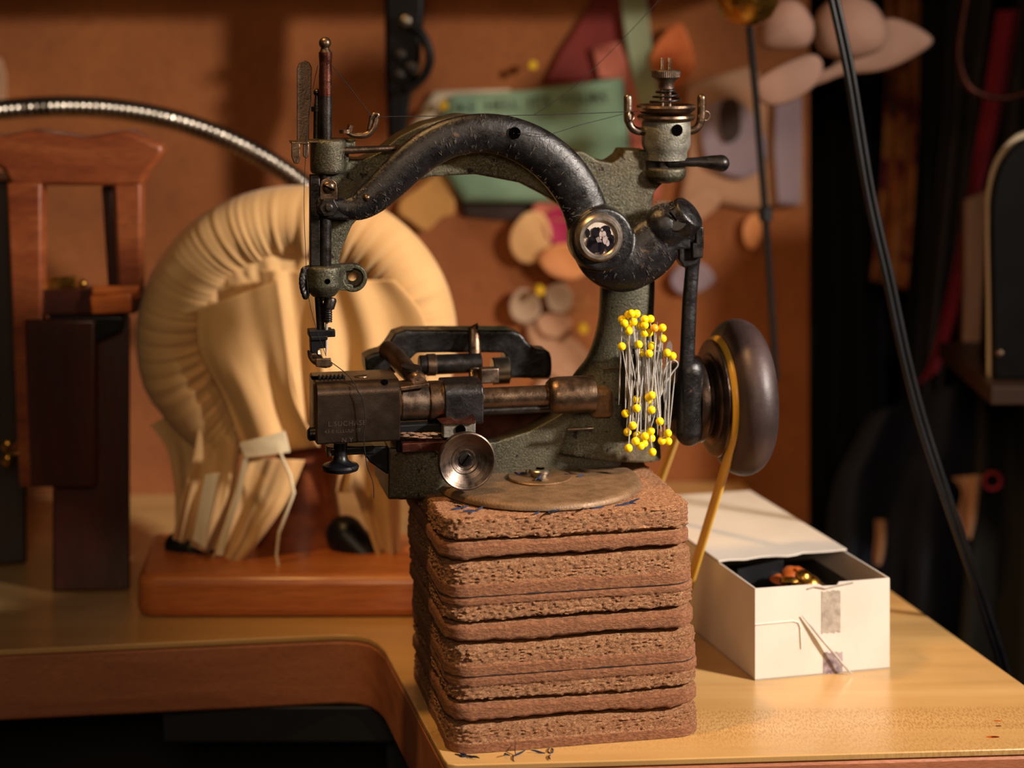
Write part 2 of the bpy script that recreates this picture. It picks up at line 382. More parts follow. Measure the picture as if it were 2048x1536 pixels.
slabs = [ # height, gap below, skin pattern ('c' coarse / 'f' fine by height 0..1 from bottom), shift x, label
 (.0135, 0, ((0, .35, 'f'), (.35, 1, 'c')), .0, 'bottom slab of rough brown particle board standing on the maple table'),
 (.0076, .0025, ((0, 1, 'f'),), -.0004, 'thin smooth-edged slab of particle board, second from the table'),
 (.0132, .0016, ((0, .6, 'c'), (.6, 1, 'f')), -.0004, 'coarse particle board slab between the lowest thin slab and the lower dark glue line'),
 (.0146, .0003, ((0, .35, 'f'), (.35, 1, 'c')), -.0008, 'flaky particle board slab resting right on the lower dark glue line'),
 (.0080, .0025, ((0, 1, 'f'),), -.0022, 'thin smooth-edged particle board slab halfway up the stack'),
 (.0128, .0018, ((0, .65, 'c'), (.65, 1, 'f')), -.0026, 'coarse particle board slab just below the upper dark glue line'),
 (.0164, .0003, ((0, .35, 'f'), (.35, 1, 'c')), -.0034, 'thick particle board slab resting right on the upper dark glue line'),
 (.0076, .0025, ((0, 1, 'f'),), -.0044, 'thin smooth-edged particle board slab just under the topmost one'),
 (.0116, .0016, ((0, 1, 'c'),), -.0046, 'topmost rough particle board slab carrying the sewing machine'),
]
_g = sum(q[1] for q in slabs); _h = sum(q[0] for q in slabs); _k = (.1135-_g)/_h
slabs = [(q[0]*_k,) + q[1:] for q in slabs]
z = ZT + .0003
ring = None
for si, (h, gap, pat, sx, lab) in enumerate(slabs):
    z += gap
    N = 620; nr = max(8, int(h/.0007)); base = rounded(LX, LY, .0125, N)
    if gap > .0005:      # hidden glued core carrying the slab above the open joint
        gz = gap
    mb = MB(); rings = []
    ctr = V((LX/2, LY/2))
    def put(p, zz): w = FL + UX*(p[0]+sx) + UY*p[1]; return V((w.x, w.y, zz))
    for j in range(nr+1):
        t_ = j/nr; kind = 'f'
        for (q0, q1, kk) in pat:
            if q0 <= t_ <= q1: kind = kk
        row = []
        for i, (p, nn) in enumerate(base):
            w = V((p[0]*520, p[1]*520, (z+h*t_)*1500+si*7))
            big = noise.noise(V((p[0]*60, p[1]*60, z*300+si*3)))
            if kind == 'c':
                f = noise.noise(w) + .6*noise.noise(w*2.3) + .9*abs(noise.noise(w*.42)); d = -.0010 + .0011*f + .0006*big
            else:
                f = noise.noise(w*.8); d = .0000 + .00028*f + .0006*big
            e = min(t_, 1-t_)*h; rr = .0012
            if si < 8 or t_ < .5:
                if e < rr: d -= (rr-e)*(1.3+1.6*noise.noise(w*.3)) if gap > .0005 or t_ > .5 else 0
            else:
                if e < .0016: d -= (.0016-e)*(.7+.8*noise.noise(w*.3))
            zz = z + h*t_
            e2 = .0016*noise.noise(V((p[0]*24+3, p[1]*24, (si+(j > nr/2))*5.1))) + .0007*noise.noise(V((p[0]*230, p[1]*230, si*9+(j > nr/2)*5)))
            if si == 8 and t_ > .5: e2 *= .1
            glue = (gap < .0005 and t_ < .5) or (si in (2, 5) and t_ > .5)
            if not glue: zz += e2*abs(2*t_-1)**2*(1 if gap or t_ > .5 else .0)
            row.append(put((p[0]+nn[0]*d, p[1]+nn[1]*d), zz))
        rings.append(row)
    # rough top and bottom closed by shrinking rings
    def shrink(row, k, dz, amp):
        c = put((LX/2, LY/2), row[0].z); out = []
        for q in row:
            r_ = c + (q-c)*k; out.append(V((r_.x, r_.y, rings_z + dz + amp*noise.noise(V((r_.x*500, r_.y*500, si))))))
        return out
    rings_z = z+h
    top = [shrink(rings[-1], k, 0, .00025 if si == 8 else 0) for k in ((.985, .97, .95, .93, .91, .88, .85, .8, .74, .66, .55, .4, .2, .05) if si == 8 else (.9, .3))]
    rings_z = z
    bot = [shrink(rings[0], k, 0, 0) for k in (.3, .9)]
    if gap > .0005:      # the glued middle steps down to the slab below
        bot2 = [[V((q.x, q.y, z-gap)) for q in shrink(rings[0], k, 0, 0)] for k in (.3, .86)]
        bot = bot2 + [shrink(rings[0], .88, 0, 0)]
    mb.loft(bot + rings + top)
    # material per face ring
    nf = len(mb.f); mb.m = [0]*nf; nb = len(bot)
    for r_i in range(nb, nb+nr):
        t_ = (r_i-nb+.5)/nr; kind = 'f'
        for (q0, q1, kk) in pat:
            if q0 <= t_ <= q1: kind = kk
        if kind == 'f':
            for k in range(N):
                mb.m[r_i*N+k] = 1
    o = obj('particle_board_slab', mb, [M['chip'], M['chipfine']], angle=180)
    o.data.set_sharp_from_angle(angle=R(60))
    recenter(o); tag(o, lab, 'board', 'particle board slabs stacked under the machine')
    if 0 < gap < .0005:  # dark line where two slabs are glued
        l = MB(); l.loft([[put((p[0]+nn[0]*-.0002, p[1]+nn[1]*-.0002), zz) for p, nn in base] for zz in (z-gap-.0001, z+.0002)])
        g = obj('glue_line', l, M['pencil'], o); g.location = -o.location
    z += h
ZS = z      # top of the stack
print('stack height', ZS-ZT)

# ------------------------------------------------------------------ white box on the bench
bx = V((.1292, 1.063)); th = R(14.2); bu = V((cos(th), sin(th))); bv = V((-sin(R(17)), cos(R(17)))); bw, bd, bh = .0775, .186, .049
burn = TB(1992, 1462); bmk = None
for bx_, by_, rx_, ry_, mt in ((1995, 1442, .0030, .0012, 'orangewood'), (1997, 1452, .0022, .0009, 'mahogdark'), (1986, 1474, .0048, .0022, 'orangewood'), (1990, 1474, .0030, .0012, 'mahogdark')):
    q_ = TB(bx_, by_); mb = MB(); pp = crs([(q_.x+rx_*cos(2*pi*k/9)*(.7+.5*noise.noise(V((k, bx_, 0)))), q_.y-1.2+ry_*sin(2*pi*k/9)*(.7+.5*noise.noise(V((k, by_, 3)))), ZT+.00002+(.00003 if mt == 'mahogdark' else 0)) for k in range(9)], 3, True)
    mb.prism([V(p) for p in pp], (0, 0, .00003)); obj('burn_mark', mb, M[mt], tb, label='small brown burn mark')
box = thing('cardboard_box', 'open white cardboard box with torn lid on the maple bench right of the stack', 'box', (bx.x, bx.y, ZT), 0)
def bp(u, v, zz): w = bu*u + bv*v; return V((w.x, w.y, zz))
tk = .0009
mb = MB()
mb.prism([bp(0, 0, 0), bp(bw, 0, 0), bp(bw, 0, bh), bp(bw*.62, 0, bh), bp(bw*.60, 0, bh-.0018), bp(bw*.5, 0, bh-.0016), bp(bw*.47, 0, bh-.0003), bp(0, 0, bh)], bp(0, tk, 0)); obj('front_panel', mb, M['white'], box)
mb = MB(); mb.prism([bp(0, tk, 0), bp(0, bd, 0), bp(0, bd, bh), bp(0, tk, bh)], bp(tk, 0, 0)); obj('side_panel', mb, M['white'], box)
mb = MB(); mb.prism([bp(bw-tk, tk, 0), bp(bw-tk, bd, 0), bp(bw-tk, bd, bh), bp(bw-tk, tk, bh)], bp(tk, 0, 0)); obj('side_panel', mb, M['white'], box)
mb = MB(); mb.prism([bp(0, bd, 0), bp(bw, bd, 0), bp(bw, bd, bh), bp(0, bd, bh)], bp(0, tk, 0)); obj('back_panel', mb, M['white'], box)
mb = MB(); mb.prism([bp(0, 0, 0), bp(bw, 0, 0), bp(bw, bd, 0), bp(0, bd, 0)], (0, 0, tk)); obj('bottom_panel', mb, M['white'], box)
# lid covering the rear, its front edge torn
f0 = .052
le = [(0, .0), (.08, .001), (.2, -.001), (.33, .0012), (.45, .0), (.52, -.0022), (.6, -.001), (.66, .0014), (.74, .0002), (.88, -.0006), (1, 0)]
lidp = [bp(bw*u*1.01-.0005, f0+dv+(1-u)*-.004, bh+.0008+.0015*sin(pi*u)*0) for u, dv in le] + [bp(bw*1.005, bd+.001, bh+.0008), bp(-.0005, bd+.001, bh+.0008)]
mb = MB(); mb.prism(lidp, (0, 0, .0009)); obj('lid', mb, M['white'], box)
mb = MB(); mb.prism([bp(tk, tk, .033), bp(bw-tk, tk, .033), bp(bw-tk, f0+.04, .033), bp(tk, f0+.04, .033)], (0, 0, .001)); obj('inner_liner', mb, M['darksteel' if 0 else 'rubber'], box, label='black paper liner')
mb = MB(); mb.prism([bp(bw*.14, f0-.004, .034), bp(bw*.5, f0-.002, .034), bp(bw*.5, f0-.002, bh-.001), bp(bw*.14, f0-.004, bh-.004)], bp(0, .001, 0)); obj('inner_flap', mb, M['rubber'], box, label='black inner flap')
# tape, smudge, tab slot on the front
def fronttag(name, u0, u1, z0, z1, mat, jag=.0006, nn=9):
    random.seed(int(u0*1e4)); lo = [bp(u0+(u1-u0)*i/nn, -.0002, z0+random.uniform(-jag, jag)) for i in range(nn+1)]; hi = [bp(u1-(u1-u0)*i/nn, -.0002, z1+random.uniform(-jag, jag)) for i in range(nn+1)]
    mb = MB(); mb.prism(lo+hi, bp(0, .00025, 0)); return obj(name, mb, mat, box)
fronttag('tape_patch', .0378, .0488, .0222, .0445, M['tape']); fronttag('tape_patch', .0388, .0500, .0004, .0115, M['smudge'])
mb = MB(); mb.tube([bp(-.0002, -.0002, .0300), bp(.0215, -.0002, .0302), bp(.0245, -.0002, .0292), bp(.0256, -.0002, .0265), bp(.0262, -.0002, .0150)], .00045, 8); obj('cut_slot', mb, M['white'], box)
random.seed(3)
mb = MB(); mb.tube([bp(.0298, -.0005, bh-.0022), bp(.034, -.0007, bh-.0012), bp(.040, -.0005, bh-.0028), bp(.047, -.0007, bh-.0016), bp(.056, -.0004, bh-.0008)], .0004, 6); obj('torn_edge', mb, M['tape'], box)
# steel clasp leaning on the box front
mb = MB(); A = TB(1694, 1352); Bq = V((0, 0, 0))
wire0 = V((bx.x, bx.y, ZT)) + bp(.0262, -.0012, .0330); wire1 = V((bx.x, bx.y, ZT)) + bp(.0525, -.0050, .0010)
mid = (wire0*.62+wire1*.38)
mb.tube([wire0, mid, wire1], [.0003, .0009, .0005], 8)
recenter(obj('tweezers', mb, M['silver'])); o = bpy.data.objects['tweezers']; tag(o, 'thin steel needle leaning slantwise on the white box front', 'needle'); o.name = 'upholstery_needle'
# brass trimmings inside the box
random.seed(11)
for i in range(14):
    u = random.uniform(.034, .060); v = random.uniform(.026, .047); zz = .0342 + (.0045 if i > 7 else 0) + (.003 if i > 11 else 0)
    mb = MB(); r_ = random.uniform(.0045, .0062)
    mb.lathe([(.0016, 0), (r_*.8, 0), (r_, .001), (r_*.9, .0025), (r_*.45, .004), (.0016, .0042)], (0, 0, 0), (random.uniform(-.5, .5), random.uniform(-.5, .2), 1), 20, closed=True)
    o = obj('brass_button', mb, M['brass' if i % 3 else 'orangewood']); o.location = V((bx.x, bx.y, ZT)) + bp(u, v, zz+.002)
    tag(o, 'brass coloured button in the pile inside the open white box', 'button', 'brass buttons in the white box')

# ------------------------------------------------------------------ muslin covered form on a wooden base (left)
DC = 1.225
fm = thing('padded_form', 'round muslin-covered padded form with hanging strips on a stained wood base', 'sewing form', P(590, 1135, DC), 0)
fo = V(fm.location)
def FP(px, py, dy=0.0): return P(px, py, DC+dy) - fo
mb = MB()        # rounded wooden base board
zb0 = ZT+.0001; bt = .0245
pl = [(TB(266, 1243).x, 1.166), (.06, 1.168), (.06, 1.262), (TB(266, 1243).x-.006, 1.262)]
cxs = []
rr = .012
poly = [(pl[0][0]+rr, pl[0][1])] + [(pl[1][0]-rr, pl[1][1])] + arc((pl[1][0]-rr, pl[1][1]+rr), rr, -90, 0, 6)[1:] + [(pl[2][0], pl[2][1])] + [(pl[3][0], pl[3][1])] + arc((pl[0][0]+rr, pl[0][1]+rr), rr, 180, 270, 6)[:-1]
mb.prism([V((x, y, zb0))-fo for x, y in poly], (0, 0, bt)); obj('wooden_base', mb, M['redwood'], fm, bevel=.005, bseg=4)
mb = MB(); mb.tube([FP(600, 1125, .01), FP(600, 1060, .01), FP(610, 980, .01), FP(620, 850, .01)], [.030, .027, .020, .018], 24, .6, (0, 1, 0)); obj('pedestal', mb, M['mahog'], fm)
mb = MB(); mb.tube([FP(355, 1090, .0), FP(400, 1115, -.005), FP(455, 1140, -.01)], [.008, .009, .007], 16, 1, dome=True); obj('foot', mb, M['rubber'], fm)
mb = MB(); mb.tube([FP(690, 1070, .0), FP(740, 1120, -.004), FP(790, 1135, -.008)], [.012, .010, .007], 16, 1, dome=True); obj('foot', mb, M['rubber'], fm)
# padded ring with gathered pleats
c0 = FP(592, 678); RX = 322/F*DC; RZ = 306/F*DC; RM = .0222
random.seed(5)
def pleat(a, seed=0):    # 1D gathers around the ring
    v = noise.noise(V((a*6, seed, 0)))*.9 + noise.noise(V((a*11, seed+4, 0)))*.7 + noise.noise(V((a*23, seed+8, 0)))*.3
    return (abs(noise.noise(V((a*8, seed, 2))))*2.2 + abs(noise.noise(V((a*17, seed+4, 1))))*1.1 - 1.0)*.6 + v*.25
mb = MB(); nA, nB = 420, 40; rings = []
for i in range(nA+1):
    a = R(-62 + 304*i/nA)
    d = V((cos(a), 0, sin(a))); taper = 1.0
    g = min(1, i/40, (nA-i)/40); rm = RM*(.62+.38*g)*(1+.04*noise.noise(V((a*2, 0, 3))))
    cen = c0 + V((d.x*(RX-rm), .004, d.z*(RZ-rm)))
    # lower ends pulled inward
    if d.z < -.35: cen.x *= 1-.30*(-.35-d.z)**1.0
    row = []
    for k in range(nB):
        b = 2*pi*k/nB; inner = max(0, -cos(b)); front = max(0, -sin(b))
        amp = .0052*(inner*.9+.30*front+.02)*(.75+.5*noise.noise(V((a*3, 9, 1))))
        sw = a + .09*sin(b)*.6
        dr = pleat(sw)*amp
        row.append(cen + d*(rm+dr)*cos(b) + V((0, 1, 0))*(rm*1.05+dr*1.8)*sin(b))
    rings.append(row)
mb.loft(rings); obj('padded_ring', mb, M['muslin'], fm, angle=180)
# gathered inner panel
def inner(u, v):
    a = 2*pi*u; r_ = v; x = r_*cos(a); zz = r_*sin(a)
    w = noise.noise(V((x*7, zz*1.5, 2)))*.0042*(.4+.6*v) + noise.noise(V((x*16, zz*2, 5)))*.002
    q = pleat(a, 3)*.0022*v
    return c0 + V((x*(RX-RM*1.3), -.004+w+q-.006*(1-v*v), zz*(RZ-RM*1.3)))
mb = MB(); mb.grid(inner, 180, 30); obj('inner_panel', mb, M['muslin'], fm, angle=180)
# hanging strips: each is bounded by a left and a right edge polyline (px) and rippled
def strip(name, Lp, Rp, dy, mat, folds=3, amp=.003, seed=0, n=50, m=34, wide=0, thick=.0007):
    Ls = crs([tuple(map(float, q)) for q in Lp], 12); Rs = crs([tuple(map(float, q)) for q in Rp], 12)
    def at(s, t):
        k = t*(len(s)-1); i = min(int(k), len(s)-2); f = k-i; return [s[i][q]*(1-f)+s[i+1][q]*f for q in range(len(s[0]))]
    def fn(u, v):
        l = at(Ls, v); r = at(Rs, v); px = l[0]*(1-u)+r[0]*u; py = l[1]*(1-u)+r[1]*u
        w = amp*(sin(u*folds*2*pi + 1.3*seed + 1.5*noise.noise(V((v*1.5, seed, u)))) + .6*noise.noise(V((u*6, v*2, seed*3.1))))*(.35+.65*v)
        return FP(px, py, dy+w)
    mb = MB(); mb.grid(fn, n, m); return obj(name, mb, mat, fm, solid=thick, angle=180)
mz = M['muslin']
strip('cloth_strip', [(395, 620), (400, 700), (450, 800), (490, 913)], [(555, 560), (575, 700), (590, 800), (640, 893)], -.028, mz, 1.5, .005, 1)
strip('cloth_strip', [(520, 540), (530, 640), (560, 760), (585, 850)], [(650, 545), (660, 640), (660, 760), (655, 845)], -.022, mz, 1.6, .006, 2)
strip('cloth_strip', [(610, 560), (640, 700), (650, 800), (660, 880)], [(790, 560), (850, 640), (860, 760), (850, 900)], -.020, mz, 2.2, .005, 3)
strip('cloth_strip', [(400, 830), (385, 920), (362, 1000), (345, 1078)], [(480, 900), (468, 980), (455, 1040), (430, 1112)], -.014, mz, 1.3, .007, 4)
strip('cloth_strip', [(487, 915), (470, 980), (445, 1060), (420, 1130)], [(610, 920), (575, 1000), (520, 1080), (452, 1162)], -.022, mz, .9, .006, 5)
strip('pale_strip', [(410, 950), (400, 1000), (392, 1040), (385, 1080)], [(440, 945), (430, 1000), (420, 1050), (412, 1098)], -.026, M['muslinedge'], .5, .001, 6)
strip('pale_strip', [(487, 912), (470, 990), (450, 1050), (432, 1110)], [(497, 914), (481, 990), (462, 1050), (446, 1112)], -.034, M['muslinedge'], .5, .0005, 7)
strip('pale_strip', [(478, 886), (482, 896), (486, 906), (490, 916)], [(570, 862), (574, 876), (577, 890), (580, 904)], -.036, M['muslinedge'], .5, .0005, 7)
strip('cloth_strip', [(660, 905), (690, 950), (715, 1000), (760, 1130)], [(800, 900), (800, 980), (800, 1060), (796, 1140)], -.010, mz, 1.5, .006, 8)
strip('cloth_strip', [(640, 860), (668, 900), (680, 930), (672, 985)], [(720, 890), (715, 930), (708, 960), (700, 985)], -.022, mz, 1.1, .004, 9)
strip('cloth_strip', [(300, 850), (335, 900), (350, 980), (352, 1060)], [(400, 800), (410, 880), (400, 980), (385, 1070)], .002, mz, 1.2, .004, 10)
mb = MB(); mb.tube([FP(*q) for q in [(560, 905, -.038), (580, 950, -.036), (588, 985, -.036), (575, 1020, -.036), (558, 1065, -.036), (553, 1110, -.036), (560, 1145, -.036), (575, 1165, -.040)]], .0009, 8); obj('loose_thread', mb, M['muslinedge'], fm, label='pale loose thread')

# ------------------------------------------------------------------ wooden stand at far left
st = thing('wooden_case', 'tall dark-red wooden case with an open framed head at the left', 'case', TB(140, 1180), 0)
so = V(st.location)
def SP(px, py, D=1.215): return P(px, py, D) - so
def slab(name, pts, D, th_, mat, par, off, bev=.0015):
    mb = MB(); mb.prism([P(x, y, D)-off for x, y in pts], (0, th_, 0)); return obj(name, mb, mat, par, bevel=bev, bseg=3)
zt = ZT-so.z
mb = MB(); Dd = 1.216; xl = P(105, 0, Dd).x; xr = P(258, 0, Dd).x; hh = P(0, 632, Dd).z
mb.prism([V((xl, Dd, ZT+.0002))-so, V((xr, Dd+.004, ZT+.0002))-so, V((xr-.03, Dd+.12, ZT+.0002))-so, V((xl-.016, Dd+.10, ZT+.0002))-so], (0, 0, hh-ZT)); obj('body', mb, M['mahogdark'], st, bevel=.0015)
slab('front_panel', [(48, 640), (190, 640), (188, 975), (60, 975)], 1.204, .010, M['mahogdark'], st, so)
tr = [(0-40, 275)] + [(0, 272), (60, 262), (110, 268), (165, 276), (215, 268), (255, 262), (320, 288), (328, 300), (318, 318), (292, 350), (282, 372), (20, 372), (5, 340), (-40, 320)]
slab('top_rail', tr, 1.21, .022, M['mahog'], st, so, .003)
slab('upright', [(12, 366), (82, 366), (82, 580), (78, 975), (38, 975), (24, 640)], 1.208, .016, M['mahog'], st, so)
slab('upright', [(228, 366), (282, 366), (280, 600), (238, 600)], 1.212, .016, M['mahog'], st, so)
slab('inner_upright', [(202, 372), (226, 372), (236, 585), (216, 585)], 1.235, .010, M['mahogdark'], st, so)
slab('cross_rail', [(80, 580), (282, 576), (272, 628), (84, 632)], 1.214, .014, M['mahogdark'], st, so)
slab('brass_strip', [(84, 556), (152, 552), (152, 574), (84, 578)], 1.222, .003, M['brass'], st, so, .0004)
mb = MB(); mb.sphere(SP(165, 567, 1.215), .0028, 16); obj('brass_knob', mb, M['brass'], st)
slab('orange_slat', [(178, 592), (262, 586), (262, 626), (182, 630)], 1.208, .006, M['orangewood'], st, so)
slab('orange_slat', [(182, 574), (278, 572), (272, 590), (182, 592)], 1.209, .006, M['orangewood'], st, so)
slab('bracket', [(92, 632), (248, 632), (240, 664), (180, 690), (150, 672)], 1.208, .012, M['rubber'], st, so)
# black cabinet with brass wing key at the frame's left edge
cb = thing('black_cabinet', 'near-black wooden cabinet with a brass wing key at the left edge', 'cabinet', TB(-60, 1150), 0); co = V(cb.location)
mb = MB(); D2 = 1.245; mb.prism([V((P(-260, 0, D2).x, D2, ZT+.0002))-co, V((P(30, 0, D2).x, D2+.03, ZT+.0002))-co, V((P(30, 0, D2).x-.016, D2+.09, ZT+.0002))-co, V((P(-260, 0, D2).x, D2+.08, ZT+.0002))-co], (0, 0, P(0, 370, D2).z-ZT)); obj('body', mb, M['darkwood'], cb, bevel=.002)
mb = MB(); kc = P(24, 898, 1.238)-co; mb.sphere(kc+V((-.001, -.01, .0045)), .0032, 16, (1, .5, 1.2)); mb.sphere(kc+V((-.001, -.01, -.0045)), .0032, 16, (1, .5, 1.2)); mb.tube([kc+V((0, .02, 0)), kc+V((0, -.012, 0))], .0018, 12); mb.tube([kc+V((0, -.01, 0)), kc+V((.006, -.01, 0))], .0016, 12, dome=True); obj('wing_key', mb, M['brass'], cb)
# gooseneck
mb = MB(); gp = crs([(-260, 300, 1.30), (-140, 236, 1.30), (0, 220, 1.30), (110, 213, 1.30), (220, 217, 1.30), (330, 236, 1.30), (430, 268, 1.30), (520, 312, 1.30), (600, 365, 1.30), (680, 440, 1.305), (740, 520, 1.32)], 44)
pts = [P(a, b, c) for a, b, c in gp]; rad = []
acc = 0
for i, p in enumerate(pts):
    if i: acc += (p-pts[i-1]).length
    rad.append(.006)
# resample finely for the ribbed sleeve
fine = []; fr = []; acc = 0
for i in range(len(pts)-1):
    L_ = (pts[i+1]-pts[i]).length; n_ = max(1, int(L_/.0004))
    for k in range(n_):
        q = pts[i].lerp(pts[i+1], k/n_); acc += L_/n_; fine.append(q); fr.append(.0058+.0014*abs(sin(acc*pi/.0042)))
mb.tube(fine, fr, 20)
gn = obj('gooseneck_arm', mb, M['neck'], angle=180); recenter(gn); tag(gn, 'ribbed steel gooseneck arm arching over the left of the bench', 'lamp arm')
# ================================================================== THINGS PINNED ON THE WALL
def paperpiece(name, pts, off, mat, label, cat, curl=.002, group=None, closed_smooth=True, th_=.0006, parent=None):
    q = crs([tuple(map(float, p)) for p in pts], 6, True) if closed_smooth else pts
    front = [WP(x, y, off) for x, y in q]
    cx = sum((p.x for p in front))/len(front); cz = sum((p.z for p in front))/len(front)
    # a dished sheet: centre, middle ring, rim with a soft curl
    mb = MB(); rings = []
    for k in (1, .85, .65, .4, .15):
        row = []
        for p in front:
            w = V((cx+(p.x-cx)*k, p.y*0, cz+(p.z-cz)*k)); w.y = 1.475 + .09*w.x
            b = off + curl*k*k*(.6+.8*noise.noise(V((w.x*22, w.z*22, off*500))))
            row.append(w + WN*b)
        rings.append(row)
    n = len(front); vs = [p for r_ in rings for p in r_]
    fs = [(i*n+j, i*n+(j+1) % n, (i+1)*n+(j+1) % n, (i+1)*n+j) for i in range(len(rings)-1) for j in range(n)] + [[(len(rings)-1)*n+j for j in range(n)]]
    mb.add(vs, fs); o = obj(name, mb, mat, parent, solid=th_, angle=180)
    if parent is None: recenter(o); tag(o, label, cat, group)
    return o
pg = paper('green_card_stock', '74957a', '7d9a7c'); pw = paper('cream_card', 'b9a98e', 'c4b498'); ppk = paper('salmon_paper', 'b4604a', 'c06e56')
pmint = paper('mint_ribbon', '8f9874', '9aa380'); pred = paper('dark_red_cloth', '6e1c10', '84241a'); porg = paper('orange_paper', 'c45a22', 'd9783a', 60)
ptan = paper('tan_pattern_paper', 'b08462', 'bb9070'); plil = paper('lilac_paper', '8c7a84', '98868c'); pcream = paper('cream_petal_paper', 'dba86c', 'e4b87e')
pmag = paper('magenta_paper', 'a01848', 'b02450'); ppeach = paper('peach_petal_paper', 'd88c50', 'e29a60'); pgrey = paper('grey_beige_paper', 'a08468', 'b09478'); pbrn = paper('brown_paper', '8a5426', '9a6230')
pblush = paper('blush_hat_paper', '94705f', '9e7b69'); pdark = paper('dark_blue_cloth', '14161f', '1c1e2a'); pshade = paper('dark_shade_and_patch', '2a1a12', '35211a'); pflo = paper('tan_scrap', 'b07c3a', 'bc8a48')
pyel = paper('yellow_pin_plastic', 'd8a80c', 'e0b414')
paperpiece('card_shade', [(915, 395), (1150, 395), (1150, 436), (1000, 440), (925, 432)], .002, pshade, 'dark strip standing in for the shade under the green card', 'board', closed_smooth=False)  # the card's shadow band, made as a dark strip
paperpiece('card', [(822, 250), (868, 182), (1020, 178), (1020, 330), (930, 300), (812, 292)], .004, pw, 'cream card sticking out behind the left side of the green card', 'card', closed_smooth=False)
gc = paperpiece('message_card', [(903, 190), (1060, 180), (1243, 156), (1252, 240), (1262, 398), (1140, 404), (925, 404), (886, 348), (880, 225)], .009, pg, 'green card with a dark printed message behind the machine arm', 'card', closed_smooth=False, curl=.001)
ink = simple('dark_green_ink', C('101c16'), C('15241c'), 60, .7)
def wall_text(body, px, py, size, ang, par, nm='lettering', sp=1.0, off=.0105):
    t = text_mesh(nm, body, size, ink, .0001, 'CENTER', sp)
    t.parent = par; p = WP(px, py, off) - par.location
    m = Matrix.Translation(p) @ Matrix(((1, 0, 0), (.09, -0.0, 1), (0, 1, 0))).to_4x4() if 0 else None
    t.rotation_euler = (pi/2, R(ang), R(5.1)); t.location = p; return t
wall_text("LIKE  HELL  IT'S  YOURS", 1056, 216, .0108, -4, gc, sp=1.04)
wall_text('-- -----', 1095, 236, .0062, -3, gc)
wall_text('---- --', 1185, 292, .0042, -3, gc)
wall_text('--- ---', 1010, 385, .0040, -1, gc)
paperpiece('cloth_scrap', [(800, 400), (835, 375), (885, 340), (905, 380), (907, 425), (880, 437), (850, 462), (815, 440), (795, 425)], .005, pflo, 'ochre cloth scrap hanging left below the green card', 'scrap')
def pushpin(px, py, mat, label):
    mb = MB(); p = WP(px, py, 0)
    mb.lathe([(.0005, -.004), (.0006, .003), (.0035, .0031), (.0032, .0045), (.0018, .006), (.0019, .010), (.0034, .0115), (.0030, .0125)], (0, 0, 0), WN, 20)
    o = obj('push_pin', mb, mat); o.location = p + WN*.010; tag(o, label, 'push pin', 'yellow push pins on the wall')
pushpin(884, 208, pyel, 'yellow push pin at the top left corner of the green card')
pushpin(1060, 128, pyel, 'yellow push pin in bare wall above the green card')
pushpin(1074, 573, pyel, 'yellow push pin under the cream petal flower')
pushpin(1160, 648, pyel, 'yellow push pin between the white paper blossoms')
paperpiece('red_cloth', [(1084, 168), (1120, 100), (1160, 40), (1200, -40), (1320, -40), (1290, 60), (1235, 100), (1180, 162)], .003, pred, 'dark red cloth hanging above the green card', 'cloth', closed_smooth=False)
paperpiece('paper_cutout', [(1182, 95), (1236, 84), (1262, 150), (1300, 190), (1325, 300), (1318, 400), (1266, 400), (1262, 300), (1246, 155), (1196, 156)], .007, ppk, 'salmon pink paper cutout beside the right edge of the green card', 'paper', closed_smooth=False)
paperpiece('ribbon', [(1232, -40), (1288, -40), (1300, 90), (1322, 230), (1300, 262), (1272, 200), (1250, 90)], .010, pmint, 'pale green ribbon hanging from the top behind the tension post', 'ribbon', closed_smooth=False)
paperpiece('paper_flower', [(1298, 110), (1330, 62), (1358, 48), (1378, 90), (1384, 130), (1362, 162), (1330, 175), (1305, 150)], .012, porg, 'small orange paper flower above the tension nut', 'paper flower', curl=.004)
paperpiece('pattern_sheet', [(1372, 170), (1440, 150), (1500, 132), (1560, 190), (1602, 250), (1606, 410), (1500, 418), (1420, 402), (1352, 420), (1376, 300)], .004, ptan, 'large tan pattern sheet behind the lever handle of the tension post', 'paper', closed_smooth=False)
paperpiece('pattern_piece', [(1405, 220), (1470, 200), (1520, 260), (1528, 320), (1490, 356), (1440, 345), (1405, 310)], .009, plil, 'lilac lobed pattern piece on the tan sheet', 'paper')
paperpiece('pattern_piece', [(1548, 190), (1600, 180), (1600, 300), (1596, 408), (1552, 410), (1545, 300)], .010, plil, 'long lilac strip on the right side of the tan sheet', 'paper', closed_smooth=False)
paperpiece('floral_patch', [(1440, 205), (1470, 200), (1478, 260), (1455, 285), (1436, 255)], .013, pshade, 'dark floral patch on the lilac lobed piece', 'patch')
paperpiece('paper_tag', [(1490, 440), (1510, 428), (1520, 460), (1508, 496), (1490, 490), (1484, 462)], .006, ppeach, 'small peach tag dangling below the tan sheet', 'tag')
paperpiece('paper_flower', [(1335, 430), (1400, 380), (1440, 400), (1400, 440), (1350, 452)], .006, ptan, 'tan leaf shape pinned under the tan sheet', 'paper leaf')
